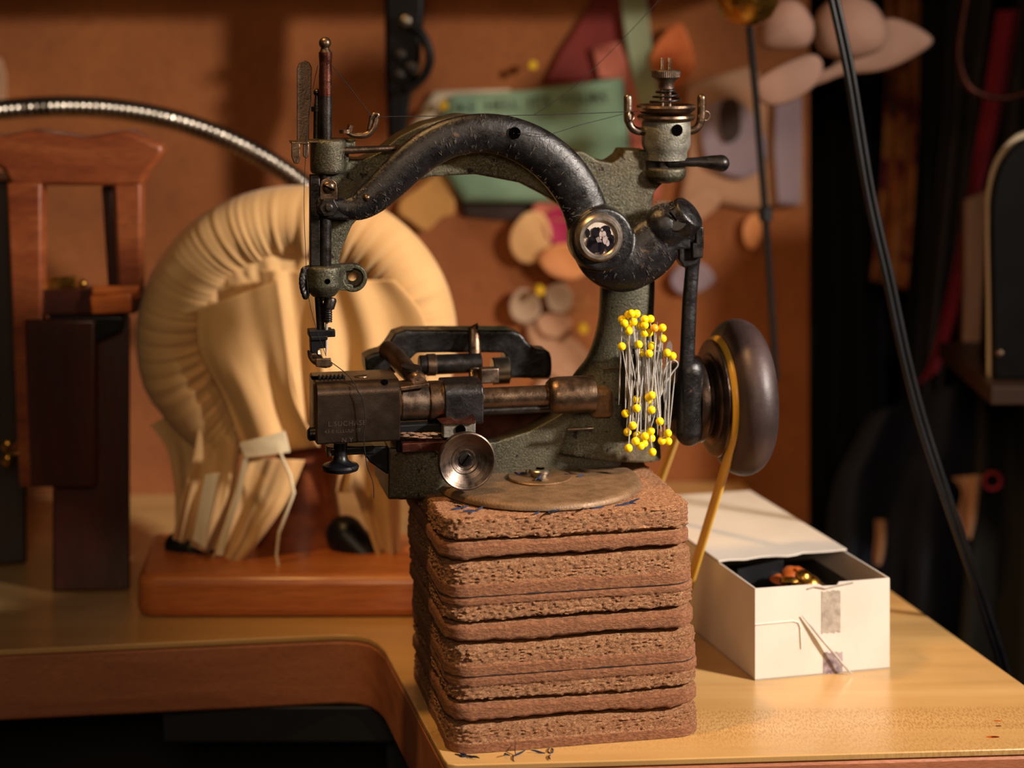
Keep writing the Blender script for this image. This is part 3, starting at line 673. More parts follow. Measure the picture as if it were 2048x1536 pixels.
# cream, magenta and peach petals: one paper blossom
bl = thing('paper_blossom', 'large paper blossom with cream, peach and magenta petals left of the photo button', 'paper flower', WP(1095, 520, .006), 0); blo = V(bl.location)
def petal(par, off0, name, pts, off, mat, curl=.005):
    o = paperpiece(name, pts, off, mat, '', '', curl, parent=par)
    for v in o.data.vertices: v.co -= off0
    return o
petal(bl, blo, 'petal', [(1020, 460), (1050, 425), (1085, 430), (1100, 470), (1085, 515), (1045, 525), (1020, 500)], .009, pcream)
petal(bl, blo, 'petal', [(1085, 440), (1110, 415), (1140, 425), (1150, 470), (1120, 490), (1092, 475)], .007, pmag)
petal(bl, blo, 'petal', [(1075, 520), (1100, 490), (1150, 490), (1175, 530), (1150, 556), (1105, 552)], .012, ppeach)
petal(bl, blo, 'petal', [(1062, 415), (1100, 398), (1150, 410), (1140, 440), (1090, 435)], .005, ppk)
b2 = thing('paper_blossom', 'faded grey-beige paper blossom under the cream and magenta one', 'paper flower', WP(1085, 620, .006), 0); b2o = V(b2.location)
for pts, m_, of in (([(1018, 600), (1040, 575), (1070, 590), (1078, 625), (1050, 645), (1022, 632)], pgrey, .008), ([(1088, 580), (1120, 566), (1142, 590), (1130, 620), (1098, 618)], pgrey, .010), ([(1070, 640), (1100, 625), (1140, 640), (1120, 672), (1085, 670)], ptan, .007), ([(1105, 600), (1150, 590), (1180, 600), (1150, 622), (1112, 628)], pbrn, .006)):
    petal(b2, b2o, 'petal', pts, of, m_, .004)
paperpiece('paper_leaf', [(1050, 655), (1090, 650), (1160, 690), (1200, 760), (1150, 770), (1090, 740)], .004, ptan, 'tan paper leaf low on the wall behind the black rear bracket', 'paper leaf')
paperpiece('paper_leaf', [(1060, 790), (1110, 730), (1150, 740), (1140, 800), (1090, 830)], .003, ptan, 'tan paper leaf lowest on the wall above the long shaft', 'paper leaf')
paperpiece('paper_disc', [(1338, 560), (1360, 528), (1400, 525), (1428, 555), (1405, 580), (1360, 588)], .006, plil, 'lilac round paper behind the connecting rod', 'paper')
# hats
ht = thing('paper_hat', 'blush felt hat with a pointed brim hanging top right', 'hat', P(1700, 100, 1.36), 0); ho = V(ht.location)
def blob(par, off, name, pts, D, depth, mat, n=7):
    q = crs([tuple(map(float, p)) for p in pts], 6, True); cx = sum(p[0] for p in q)/len(q); cy = sum(p[1] for p in q)/len(q)
    rings = []
    for k in (.06, .35, .6, .8, .93, 1.0):
        rings.append([P(cx+(x-cx)*k, cy+(y-cy)*k, D - depth*sqrt(max(0, 1-k*k))) - off for x, y in q])
    rings.append([P(cx+(x-cx)*.9, cy+(y-cy)*.9, D+depth*.15) - off for x, y in q]); rings.append([P(cx+(x-cx)*.3, cy+(y-cy)*.3, D+depth*.15) - off for x, y in q])
    mb = MB(); mb.loft(rings); return obj(name, mb, mat, par, angle=180)
blob(ht, ho, 'brim', [(1560, 168), (1640, 150), (1700, 90), (1760, 40), (1810, 42), (1866, 80), (1820, 118), (1760, 142), (1690, 150), (1640, 168), (1600, 178)], 1.36, .004, pblush)
blob(ht, ho, 'crown', [(1625, 50), (1650, 5), (1700, -12), (1750, 10), (1775, 60), (1760, 100), (1700, 118), (1640, 105)], 1.353, .014, pblush)
h2 = thing('felt_hat', 'blush felt hat with a round brim under the brass ball', 'hat', P(1580, 120, 1.33), 0); ho2 = V(h2.location)
blob(h2, ho2, 'crown', [(1515, 90), (1520, 30), (1560, 0), (1600, 5), (1628, 50), (1615, 92), (1560, 102)], 1.33, .014, pblush)
blob(h2, ho2, 'brim', [(1508, 165), (1560, 130), (1620, 108), (1645, 125), (1635, 165), (1590, 200), (1545, 212), (1515, 198)], 1.33, .004, pblush)
# small light strip at the frame's left edge
paperpiece('paper_strip', [(-40, 110), (2, 118), (10, 150), (12, 200), (-40, 205)], .01, ptan, 'tan paper scrap cut by the left edge above the gooseneck', 'paper', closed_smooth=False)
# ------------------------------------------------------------------ black iron bracket hanging behind the needle bar
ib = thing('iron_bracket', 'black cast iron bracket with a ring hanging behind the needle bar', 'bracket', P(800, 290, 1.36), 0); io = V(ib.location)
def IP(px, py, D=1.36): return P(px, py, D)-io
mb = MB(); mb.prism([IP(768, -60), IP(850, -60), IP(846, 30), (IP(838, 140)), IP(818, 200), IP(806, 300), IP(778, 330), IP(770, 150)], (0, .02, 0)); obj('column', mb, M['deep'], ib, bevel=.003)
mb = MB(); mb.tube([IP(*q[:2], 1.352) for q in crs([(820, 50), (845, 70), (860, 110), (852, 145), (832, 168), (812, 180)], 8)], .0031, 14, dome=True); obj('ring', mb, M['deep'], ib)
mb = MB(); mb.lathe([(.001, -.009), (.0036, -.008), (.0048, -.004), (.0048, .004)], IP(812, 42, 1.352), (0, 1, 0), 24); obj('bolt', mb, M['zinc'], ib)
for q in ((800, 110), (822, 135), (798, 150)):
    mb = MB(); mb.lathe([(.001, -.006), (.004, -.005), (.005, 0), (.005, .004)], IP(q[0], q[1], 1.356), (0, 1, 0), 20); obj('bolt', mb, M['darksteel'], ib)
# ------------------------------------------------------------------ brass pendant, rod
bp_ = thing('pendant_lamp', 'brass ball on a thin rod cut by the top edge', 'pendant', P(1495, 0, 1.25), 0); bo = V(bp_.location)
mb = MB(); mb.lathe([(.0015, -.0175), (.009, -.0160), (.0155, -.0115), (.0205, -.003), (.0235, .008), (.0245, .020), (.015, .034), (.004, .040)], P(1493, -2, 1.25)-bo, (0, 0, 1), 40); obj('ball', mb, M['brass'], bp_)
mb = MB(); mb.tube([P(1493, -5, 1.26)-bo, P(1512, 200, 1.30)-bo, P(1532, 450, 1.34)-bo, P(1552, 760, 1.38)-bo], .0024, 12); obj('rod', mb, M['greymetal'], bp_)
mb = MB(); mb.lathe([(.0015, -.006), (.0046, -.004), (.0046, .004), (.0015, .006)], P(1531, 428, 1.335)-bo, (0, 0, 1), 20); obj('rod_joint', mb, M['greymetal'], bp_)
# ------------------------------------------------------------------ black twin flex at the right
mb = MB(); cbl = crs([(1655, -60, 1.14), (1668, 0, 1.14), (1700, 150, 1.14), (1738, 380, 1.14), (1778, 560, 1.14), (1812, 720, 1.14), (1846, 850, 1.14), (1895, 1000, 1.14), (1950, 1160, 1.15), (2005, 1330, 1.17), (2020, 1400, 1.19)], 12)
pts = [P(a, b, c) for a, b, c in cbl]
mb.tube([p+V((-.0017, 0, 0)) for p in pts], .0018, 12); mb.tube([p+V((.0017, 0, 0)) for p in pts], .0018, 12)
o = obj('twin_cable', mb, M['rubber']); recenter(o); tag(o, 'black twin electric flex hanging slantwise in front of the clothes', 'cable')
# ------------------------------------------------------------------ hanging cloths at the right
def drape(name, Lp, Rp, D, mat, label, folds=3, amp=.01, seed=0, m=40, n=60, cat='cloth'):
    Ls = crs([tuple(map(float, q)) for q in Lp], 10); Rs = crs([tuple(map(float, q)) for q in Rp], 10)
    def at(s, t): k = t*(len(s)-1); i = min(int(k), len(s)-2); f = k-i; return [s[i][q]*(1-f)+s[i+1][q]*f for q in range(2)]
    def fn(u, v):
        l = at(Ls, v); r = at(Rs, v); w = amp*(sin(u*folds*2*pi+seed)+.5*noise.noise(V((u*5, v*2, seed))))
        return P(l[0]*(1-u)+r[0]*u, l[1]*(1-u)+r[1]*u, D+w)
    mb = MB(); mb.grid(fn, n, m); o = obj(name, mb, mat, None, solid=.0012, angle=180); recenter(o); return tag(o, label, cat)
def cl(name, a, b=None, sc=30, r=.9): return simple(name, C(a), C(b or a), sc, r, bump=.0002, bscale=500)
black1 = cl('black_cloth', '100f10', '171517'); blue1 = cl('navy_cloth', '151a26', '20263a', 12); gry1 = cl('charcoal_cloth', '2a2524', '342d2c'); crim = cl('crimson_cloth', '7a1428', '8c1a30'); olive = cl('black_olive_cloth', '171611', '1f1d17')
t = NT('floral_cloth')
c = t.ramp(t.noise(24, 3, .6), [(.40, C('8c5526')), (.5, C('a86c34')), (.55, C('6e1c1c')), (.62, C('3a2a26')), (.7, C('b47a44'))]); flor = t.out(c, .9)
drape('jacket', [(1592, 225), (1604, 420), (1596, 640), (1560, 1000)], [(1720, 150), (1730, 420), (1740, 700), (1750, 1200)], 1.67, olive, 'black-olive garment hanging beside the tan pattern sheet', 3, .012, 1)
drape('garment', [(1690, -38), (1670, 300), (1640, 760), (1630, 1200)], [(1760, -38), (1762, 300), (1770, 760), (1780, 1250)], 1.70, blue1, 'navy garment left of the floral cloth', 2, .012, 2)
drape('garment', [(1690, 150), (1700, 300), (1720, 500), (1735, 700)], [(1790, 140), (1790, 300), (1790, 500), (1790, 720)], 1.74, black1, 'black cloth behind the slanting cable', 2, .01, 3)
drape('floral_scarf', [(1772, -38), (1770, 200), (1762, 380), (1742, 560)], [(1838, -38), (1835, 200), (1826, 400), (1812, 580)], 1.58, flor, 'ochre floral scarf hanging below the hat brim', 2, .006, 4, cat='scarf')
drape('garment', [(1832, -38), (1832, 300), (1820, 560), (1800, 900)], [(1905, -38), (1895, 300), (1870, 560), (1840, 900)], 1.60, black1, 'black garment right of the floral scarf', 2, .01, 5)
drape('garment', [(1900, -38), (1890, 200), (1868, 450), (1830, 800)], [(1990, -38), (1960, 200), (1925, 450), (1880, 800)], 1.56, gry1, 'charcoal garment between black cloth and crimson strip', 2, .01, 6)
drape('crimson_scarf', [(1995, 20), (1962, 230), (1925, 450), (1868, 700), (1836, 770)], [(2040, 20), (2000, 230), (1940, 480), (1925, 600), (1880, 740)], 1.50, crim, 'crimson scarf hanging slantwise at the right', 1, .005, 7, cat='scarf')
drape('garment', [(2030, -38), (2010, 200), (1990, 400), (1990, 560)], [(2110, -38), (2110, 200), (2110, 400), (2110, 560)], 1.58, gry1, 'charcoal garment behind the looped strap', 2, .01, 8)
drape('dark_coat', [(1740, 830), (1700, 900), (1660, 1000), (1640, 1250)], [(1990, 740), (1985, 900), (1975, 960), (1960, 1300)], 1.50, blue1, 'navy folded coat low at the right behind the cable', 2, .015, 9, cat='coat')
drape('black_coat', [(1960, 760), (1950, 950), (1930, 1150), (1900, 1500)], [(2140, 740), (2140, 950), (2140, 1150), (2140, 1500)], 1.46, olive, 'black-olive coat with a red ring in the right corner', 2, .012, 10, cat='coat')
drape('garment', [(1520, 900), (1500, 960), (1500, 1100), (1560, 1500)], [(1760, 860), (1780, 960), (1900, 1200), (2050, 1500)], 1.64, black1, 'black cloth heap behind the white box', 3, .02, 11)
drape('tan_scrap', [(1905, 955), (1925, 985), (1915, 1040), (1935, 1075)], [(1962, 950), (1955, 1000), (1950, 1040), (1940, 1078)], 1.44, ptan, 'tan scrap of cloth low right near the cable', 1, .004, 12, cat='scrap')
drape('tan_scrap', [(1752, 1040), (1752, 1080), (1748, 1110), (1750, 1130)], [(1772, 1040), (1770, 1080), (1766, 1110), (1760, 1130)], 1.47, ptan, 'narrow tan scrap low behind the box corner', 1, .003, 13, cat='scrap')
mb = MB(); mb.prism([P(1930, 400, 1.48), P(1978, 380, 1.48), P(1968, 730, 1.48), P(1925, 745, 1.48)], (0, .01, 0)); o = obj('plank', mb, M['palewood'], bevel=.001); recenter(o); tag(o, 'pale wooden plank standing left of the black rounded case', 'plank')
mb = MB(); mb.tube([P(a, b, 1.42) for a, b in crs([(1940, -40), (1922, 60), (1918, 120), (1935, 170), (1965, 190), (2010, 196), (2060, 180), (2090, 140)], 8)], .0022, 12); o = obj('strap_loop', mb, M['redsteel']); recenter(o); tag(o, 'thin brown looped strap at the top right corner', 'strap')
mb = MB(); q = P(1985, 962, 1.40); mb.lathe([(.0062*cos(2*pi*k/10)+0+0 if 0 else .0058+.0012*cos(2*pi*k/10), .0012*sin(2*pi*k/10)) for k in range(10)], (0, 0, 0), (0, 1, 0), 28, closed=True); o = obj('ring', mb, crim); o.location = q; tag(o, 'small red ring on the black-olive coat', 'ring')
mb = MB(); mb.box((.72, 1.885, 1.140), (1.0, .86, .022)); o = obj('closet_shelf', mb, M['darkwood'], bevel=.002); recenter(o); tag(o, 'dark shelf just above the frame from which the clothes hang', 'shelf')
# black rounded case with pale edge
kc_ = thing('instrument_case', 'black rounded case with a pale rim cut by the right edge', 'case', P(2060, 760, 1.30), 0); ko = V(kc_.location)
def rc(dx, D): return [P(x, y, D)-ko for x, y in [(1988+dx, 760)] + [(a+dx*.9, b+dx) for a, b in crs([(1986., 600.), (1984., 450.), (1988., 380.), (2006., 325.), (2040., 285.), (2080., 270.)], 6)] + [(2230, 262+dx), (2230, 760)]]
mb = MB(); mb.prism(rc(-12, 1.312), (0, .004, 0)); obj('rim', mb, pw, kc_, bevel=.001)
mb = MB(); mb.prism(rc(0, 1.30), (0, .010, 0)); mb.prism([P(1992, 750, 1.317)-ko, P(2230, 750, 1.317)-ko, P(2230, 300, 1.317)-ko, P(2010, 350, 1.317)-ko], (0, .05, 0)); obj('shell', mb, M['deep'], kc_, bevel=.002)
mb = MB(); mb.lathe([(.0006, -.004), (.002, -.0035), (.0026, 0), (.0026, .003)], P(1998, 706, 1.299)-ko, (0, 1, 0), 20); obj('rivet', mb, M['bronze'], kc_)
# shelf that carries the case, out of the light
sh = MB(); a = P(1975, 762, 1.29); sh.box((a.x+.14, 1.36, a.z-.0075), (.28, .16, .012)); sh.box((a.x+.2, 1.42, (a.z-.0135)/2), (.03, .03, a.z-.0135)); o = obj('shelf_stand', sh, M['darkwood'], bevel=.001); recenter(o); tag(o, 'dark wooden shelf stand under the black rounded case', 'shelf')
# ================================================================== THE SEWING MACHINE
MR = V((.0138, 1.023, ZS+.0002)); MA = R(12)
MU = V((cos(MA), sin(MA), 0)); MV = V((-sin(MA), cos(MA), 0))
sm = thing('sewing_machine', 'antique black and grey-green sewing machine with a curved arm on the slab stack', 'sewing machine', MR, MA)
CAMP = V((0, 0, ZC))
def tol(w): d = w-MR; return V((d.dot(MU), d.dot(MV), d.z))
def m(px, py, ly=0.0):
    r = ray(px, py); k = (ly + (MR-CAMP).dot(MV))/r.dot(MV); return tol(CAMP + r*k)
def mx(px, py, lx):
    r = ray(px, py); k = (lx + (MR-CAMP).dot(MU))/r.dot(MU); return tol(CAMP + r*k)
K = .000256       # metres per pixel near the machine
def mpath(pts, ly=None, n=8):   # pts (px,py,rpx[,ly])
    q = crs([tuple(map(float, (p if len(p) == 4 else (*p, ly)))) for p in pts], n)
    return [m(a, b, d) for a, b, c, d in q], [c*K for a, b, c, d in q]
YD = (0, 1, 0)
def poly(pts, ly, n=0):
    if n: pts = crs([tuple(map(float, p)) for p in pts], n, True)
    return [m(x, y, ly) for x, y in pts]
# ---- main casting, fused from overlapping solids
mb = MB()
p_, r_ = mpath([(1285, 335, 34), (1268, 400, 40), (1256, 480, 52), (1255, 560, 58), (1251, 650, 60), (1240, 730, 74), (1222, 790, 95), (1208, 850, 118), (1200, 905, 130)], .024, 6)
mb.tube(p_, r_, 32, .62, YD)
mb.prism(poly([(776, 896), (880, 896), (990, 884), (1060, 862), (1120, 830), (1165, 790), (1290, 790), (1298, 850), (1268, 890), (1246, 905), (1240, 975), (1120, 985), (960, 1000), (776, 1000)], .012), (0, .036, 0))
mb.prism(poly([(777, 896), (860, 896), (905, 930), (930, 999), (777, 999)], -.005), (0, .050, 0))
# frame arm
mb.prism(poly([(650, 330), (690, 318), (725, 320), (760, 304), (800, 272), (850, 247), (920, 230), (990, 236), (1060, 262), (1120, 300), (1168, 303), (1195, 320), (1224, 326), (1244, 312), (1250, 300), (1300, 302), (1360, 335), (1330, 362), (1312, 380), (1298, 410), (1302, 460), (1300, 540), (1205, 540), (1175, 470), (1148, 430), (1098, 396), (1040, 366), (950, 349), (860, 354), (800, 374), (740, 410), (704, 452), (684, 500), (674, 545), (645, 545)], .009), (0, .020, 0))
# upper head, lower head
c1 = m(656, 312, 0); mb.lathe([(.0086, m(656, 346, 0).z-c1.z), (.0090, m(656, 340, 0).z-c1.z), (.0090, m(656, 284, 0).z-c1.z), (.0082, m(656, 277, 0).z-c1.z)], (c1.x, c1.y, c1.z), (0, 0, 1), 40)
mb.box(m(668, 312, .010), (.0130, .018, .0155)); mb.box(m(690, 285, .004), (.010, .008, .0045))
c2 = m(647, 560, 0); mb.lathe([(.0055, m(647, 593, 0).z-c2.z), (.0082, m(647, 580, 0).z-c2.z), (.0092, m(647, 572, 0).z-c2.z), (.0092, m(647, 535, 0).z-c2.z), (.0084, m(647, 530, 0).z-c2.z)], (c2.x, c2.y, c2.z), (0, 0, 1), 40)
mb.box(m(668, 545, .010), (.010, .020, .007))
# bracket under the tension post
c3 = m(1331, 345, .010); mb.lathe([(.002, -.0052), (.0085, -.0045), (.0108, -.002), (.0110, .0025), (.0100, .003)], c3, (0, 0, 1), 40)
mb.box(m(1292, 343, .019), (.022, .012, .0085))
obj('frame_casting', mb, M['green'], sm, remesh=.00075, smooth_it=7)
# ---- base plate, washer, screw
mb = MB(); zt_ = .0042
mb.lathe([(.0508, 0), (.0524, .0008), (.0524, .0020), (.0512, .0036), (.0492, zt_), (0.0001, zt_)], (0, 0, 0), (0, 0, 1), 160); obj('base_plate', mb, M['baseplate'] if 'baseplate' in M else M['green'], sm)
sc = m(1078, 967, 0); sc = V((sc.x, -.002, zt_))
mb = MB(); mb.lathe([(.0164, 0), (.0166, .0006), (.0160, .0012), (.0040, .0012)], sc, (0, 0, 1), 72); obj('washer', mb, M['washer'] if 'washer' in M else M['bronze'], sm)
mb = MB(); s2 = sc+V((0, 0, .0012)); mb.lathe([(.0046, 0), (.0046, .0014), (.0057, .0018), (.0058, .0030), (.0052, .0036), (.0026, .0037), (.0012, .0028), (.0001, .0027)], s2, (0, 0, 1), 40); ms = obj('mounting_screw', mb, M['zinc'], sm, label='bright cross-head screw')
mb = MB()
for a in (20, 110): mb.box(s2+V((0, 0, .0036)), (.0050, .0009, .0004), Matrix.Rotation(R(a), 3, 'Z'))
obj('cross_slot', mb, M['hole'], ms)
# ---- curved black lever
p_, r_ = mpath([(668, 408, 15), (690, 416, 20), (716, 414, 27), (745, 396, 33), (780, 364, 36), (818, 328, 38), (860, 296, 39), (905, 275, 39), (960, 266, 39), (1015, 273, 41), (1070, 297, 44), (1118, 335, 46), (1152, 380, 46), (1172, 425, 46), (1186, 470, 50), (1208, 510, 56), (1245, 527, 58), (1285, 512, 56), (1312, 484, 56), (1336, 464, 44), (1362, 462, 36), (1388, 462, 20)], -.004, 8)
LEVP, LEVR = p_, r_
mb = MB(); mb.tube(p_, r_, 40, .52, YD)
kn = m(1330, 452, -.004); mb.sphere(kn, .0118, 24, (1, .85, 1)); mb.box(m(1345, 465, -.004), (.016, .012, .016)); mb.lathe([(.006, -.006), (.009, -.004), (.0105, .004), (.0095, .010), (.004, .012)], m(1352, 446, -.003), (.6, -.5, .6), 24)
pv = m(1198, 475, -.004); mb.lathe([(.0165, .004), (.0170, -.004), (.0158, -.0085), (.010, -.009)], pv, YD, 48)
obj('needle_lever', mb, M['black'], sm, remesh=.0007, smooth_it=6)
cc_ = m(1352, 440, -.0125); mb = MB(); mb.lathe([(.0062, .004), (.0062, .0), (.0054, -.0010), (.0001, -.0014)], cc_, (.35, 1, -.25), 28); lk = obj('knuckle_screw', mb, M['black'], sm); mb = MB(); mb.box(cc_+V((-.0004, -.0012, .0002)), (.0105, .0006, .0011), Matrix.Rotation(R(50), 3, 'Y')); obj('screw_slot', mb, M['hole'], lk)
# through hole in the lever shown as a pale-lit bore
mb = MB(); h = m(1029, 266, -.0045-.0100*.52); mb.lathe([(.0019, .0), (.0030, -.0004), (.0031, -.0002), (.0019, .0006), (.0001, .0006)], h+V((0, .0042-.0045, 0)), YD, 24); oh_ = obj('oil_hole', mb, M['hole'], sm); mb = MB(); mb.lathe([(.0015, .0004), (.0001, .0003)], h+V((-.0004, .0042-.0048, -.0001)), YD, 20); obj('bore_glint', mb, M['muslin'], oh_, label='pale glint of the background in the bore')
# pivot cap with photo
pc = m(1198, 475, -.0135)
mb = MB(); mb.lathe([(.0118, .0055), (.0124, .0030), (.0125, .0), (.0120, -.0018), (.0107, -.0030), (.0092, -.0030), (.0085, -.0024), (.0082, -.0016), (.0082, .0)], pc, YD, 72); cap = obj('pivot_cap', mb, M['satin'] if 'satin' in M else M['steel'], sm, label='satin steel cap with a small photograph')
mb = MB(); mb.lathe([(.0001, -.00195), (.005, -.0018), (.0081, -.0014), (.0081, 0)], pc, YD, 56); mb.cur = 1
def blobp(pts, off=-.0023):
    q = crs([tuple(map(float, p)) for p in pts], 5, True); return [pc+V(((x-50)*.000162, off, (50-y)*.000162)) for x, y in q]
def ell(cx, cy, rx, ry, off, n=14): return blobp([(cx+rx*cos(2*pi*k/n), cy+ry*sin(2*pi*k/n)) for k in range(n)], off)
mb.cur = 1
for e_ in ((35, 33, 14, 17), (44, 22, 6, 6), (26, 56, 15, 14), (33, 76, 27, 20), (16, 66, 9, 14), (68, 24, 15, 13), (78, 36, 8, 12), (54, 76, 12, 24), (80, 72, 15, 22), (87, 54, 9, 14), (10, 34, 7, 14)): mb.prism(ell(*e_, -.0023), (0, .0012, 0))
mb.cur = 2
for e_ in ((52, 38, 5, 9), (62, 38, 7, 10), (66, 56, 8, 14), (74, 66, 6, 10), (56, 24, 3, 4)): mb.prism(ell(*e_, -.0025), (0, .001, 0))
for k in range(4): mb.prism(blobp([(36+k*4, 50), (38+k*4, 50), (43+k*4, 62), (41+k*4, 62)], -.00255), (0, .001, 0))
obj('photograph', mb, [simple('photo_print', C('a8988c'), C('c2b4a6'), 200, .25), simple('photo_dark', C('120f14'), C('1a151b'), 300, .25), simple('photo_mid', C('8d8084'), C('a39690'), 300, .25)], cap, label='round black and white photograph of two people')
# curled lint fibres clinging to the lever
random.seed(21); mb = MB(); n = len(LEVP)
for i in range(260):
    q = random.uniform(.04, .80) if i < 215 else random.uniform(.8, .93); k = int(q*(n-1)); T_ = (LEVP[min(k+1, n-1)]-LEVP[k]).normalized(); N_ = V(YD).cross(T_).normalized()
    a = random.uniform(-1.3, 1.3); rr_ = LEVR[k]; L_ = random.uniform(.0010, .0032); ph = random.uniform(0, 6.3); pts = []; wq = random.uniform(1.2, 2.6)
    for j in range(6):
        s_ = (j/5-.5)*L_; aa = a + .13*sin(ph+j*wq); base = LEVP[k] + T_*s_*cos(ph) + N_*(rr_*sin(aa)+s_*sin(ph)*.6) + V((0, -rr_*.52*cos(aa)-.00025-.0003*random.random(), 0)); pts.append(base)
    mb.tube(pts, .00005 if i % 6 else .00008, 4)
o = obj('lint', mb, M['lint'], sm, angle=180); o['kind'] = 'stuff'
random.seed(22); mb = MB()
for i in range(240):
    c = kn + V((random.gauss(0, .0055), random.gauss(0, .004), .0112+random.gauss(0, .0008)-0*.1)); c.z = kn.z + .0112*sqrt(max(.05, 1-((c.x-kn.x)/.0135)**2)) + random.uniform(-.0004, .0003); pts = [c]
    d = V((random.gauss(0, 1), random.gauss(0, 1), random.uniform(-.2, .9))).normalized()
    for j in range(5): d = (d + V((random.gauss(0, .6), random.gauss(0, .6), random.gauss(0, .5)))).normalized(); pts.append(pts[-1]+d*.0006)
    mb.tube(pts, .00004, 4)
o = obj('fluff', mb, M['lint'], sm, angle=180); o['kind'] = 'stuff'
# small pins and nuts at the lever's left end
def dome(name, px, py, ly, r, mat, h=.6, slot=None, par=None):
    c = m(px, py, ly); mb = MB(); mb.lathe([(r, .0008), (r, 0), (r*.85, -r*h*.6), (r*.5, -r*h*.92), (.0001, -r*h)], c, YD, 28); o = obj(name, mb, mat, par or sm)
    if slot is not None:
        s = MB(); s.box(c+V((0, -r*h*.93, 0)), (r*1.9, r*.3, r*.26), Matrix.Rotation(R(slot), 3, 'Y')); obj('screw_slot', s, M['hole'], o)
    return o
dome('lever_stud', 733, 395, -.0085, .0020, M['bronze'], 1.2)
mb = MB(); mb.prism(poly([(640, 372), (643, 362), (652, 357), (664, 358), (673, 366), (675, 380), (675, 400), (640, 400)], -.0095), (0, .0012, 0)); obj('link_plate', mb, M['bronze'], sm, bevel=.0003)
dome('link_screw', 657, 375, -.0096, .0032, M['bronze'], .45, 25)
c = m(657, 415, -.0105); mb = MB(); mb.lathe([(.0050, .003), (.0052, -.0002), (.0046, -.0010), (.0028, -.0010)], c, YD, 6); mb.lathe([(.0022, 0), (.0022, -.0016), (.0014, -.0022), (.0001, -.0022)], c, YD, 20); obj('link_nut', mb, M['darksteel'], sm, bevel=.0002)
mb = MB(); mb.prism(poly([(640, 392), (700, 408), (700, 440), (650, 438), (634, 428), (632, 402)], -.0060), (0, .0045, 0)); obj('lever_end', mb, M['black'], sm, bevel=.0012)
# ---- vertical bars through the two heads
def bar(name, px0, py0, px1, py1, rpx, mat, ly, seg=20, dome_=False, par=None):
    mb = MB(); mb.tube([m(px0, py0, ly), m(px1, py1, ly)], rpx*K, seg, dome=dome_); return obj(name, mb, mat, par or sm)
b = bar('presser_bar', 651, 190, 649, 600, 13.0, M['darksteel'], -.0015)
mb = MB(); mb.tube([m(651, 104, -.0015), m(651, 112, -.0015), m(651, 120, -.0015), m(651, 132, -.0015), m(651, 150, -.0015), m(651, 192, -.0015)], [13.3*K, 13.3*K, 12.6*K, 12*K, 13*K, 13.2*K], 24); obj('bar_sleeve', mb, M['redsteel'], b, label='reddish upper sleeve')
mb = MB(); mb.sphere(m(650, 86, -.0015), .0031, 24); mb.tube([m(650, 92, -.0015), m(650.5, 105, -.0015)], [.0016, .0030], 20); obj('ball_finial', mb, M['bronze'], b)
mb = MB(); mb.box(m(629, 440, -.001), (.0050, .006, (m(0, 345, 0)-m(0, 533, 0)).z)); obj('needle_bar', mb, M['darksteel'], sm, bevel=.0006)
mb = MB(); mb.tube([m(634, 210, .003), m(633, 280, .003)], .0017, 16); mb.lathe([(.0030, -.0012), (.0030, .0012)], m(634, 218, .003), (0, 0, 1), 20); mb.sphere(m(634, 185, .003), .0019, 16); mb.tube([m(634, 190, .003), m(634, 212, .003)], [.0010, .0016], 12); obj('adjusting_screw', mb, M['darksteel'], sm)
mb = MB(); mb.prism([m(x, y, .0035) for x, y in [(594, 283), (594, 138), (597, 128), (604, 121), (612, 121), (620, 126), (624, 136), (622, 210), (619, 220), (618, 283)]], (0, .0013, 0)); obj('guide_plate', mb, M['steelplate'] if 'steelplate' in M else M['bronze'], sm, bevel=.0004)
mb = MB(); mb.prism(poly([(583, 284), (600, 287), (601, 318), (597, 328), (588, 327), (583, 314)], -.0095), (0, .0014, 0)); mb.prism(poly([(583, 284), (618, 284), (618, 289), (583, 289)], -.0095), (0, .012, 0)); mb.prism(poly([(606, 288), (618, 288), (618, 312), (612, 318), (606, 312)], -.0085), (0, .0014, 0)); obj('spring_clip', mb, M['bronze'], sm, bevel=.0004)
mb = MB(); mb.box(m(640, 282, 0), (.015, .013, .0012)); obj('head_cap', mb, M['bronze'], sm, bevel=.0004)
mb = MB(); mb.lathe([(.0026, .0), (.0026, -.0006), (.0019, -.0006), (.0019, .0)], m(682, 307, -.0050), (.35, -1, 0), 24); mb.lathe([(.0020, .0), (.0001, .0)], m(682, 307, -.0052), (.35, -1, 0), 20); obj('set_screw_hole', mb, M['hole'], sm)
# thread hook
q = crs([(690., 262.), (705., 270.), (722., 271.), (736., 268.), (745., 258.), (750., 245.), (752., 236.)], 6)
mb = MB(); mb.tube([m(a, b_, -.004) for a, b_ in q], [.0010+.0007*min(1, i/12) for i in range(len(q))], 14)
mb.tube([m(a, b_, -.004) for a, b_ in crs([(752., 240.), (756., 230.), (749., 228.), (743., 234.), (741., 246.), (738., 258.)], 5)], .0011, 12, dome=True)
mb.lathe([(.0030, -.0008), (.0030, .0010), (.0014, .0012)], m(690, 263, -.004), (0, 0, 1), 20); mb.lathe([(.0016, -.0008), (.0016, .0030)], m(698, 262, -.004), (.3, 0, 1), 14); obj('thread_hook', mb, M['bronze'], sm)
mb = MB(); mb.tube([m(684, 301, -.003), m(740, 299, -.002), m(800, 296, .0)], [.0019, .0018, .0015], 16); obj('guide_rod', mb, M['bronze'], sm)
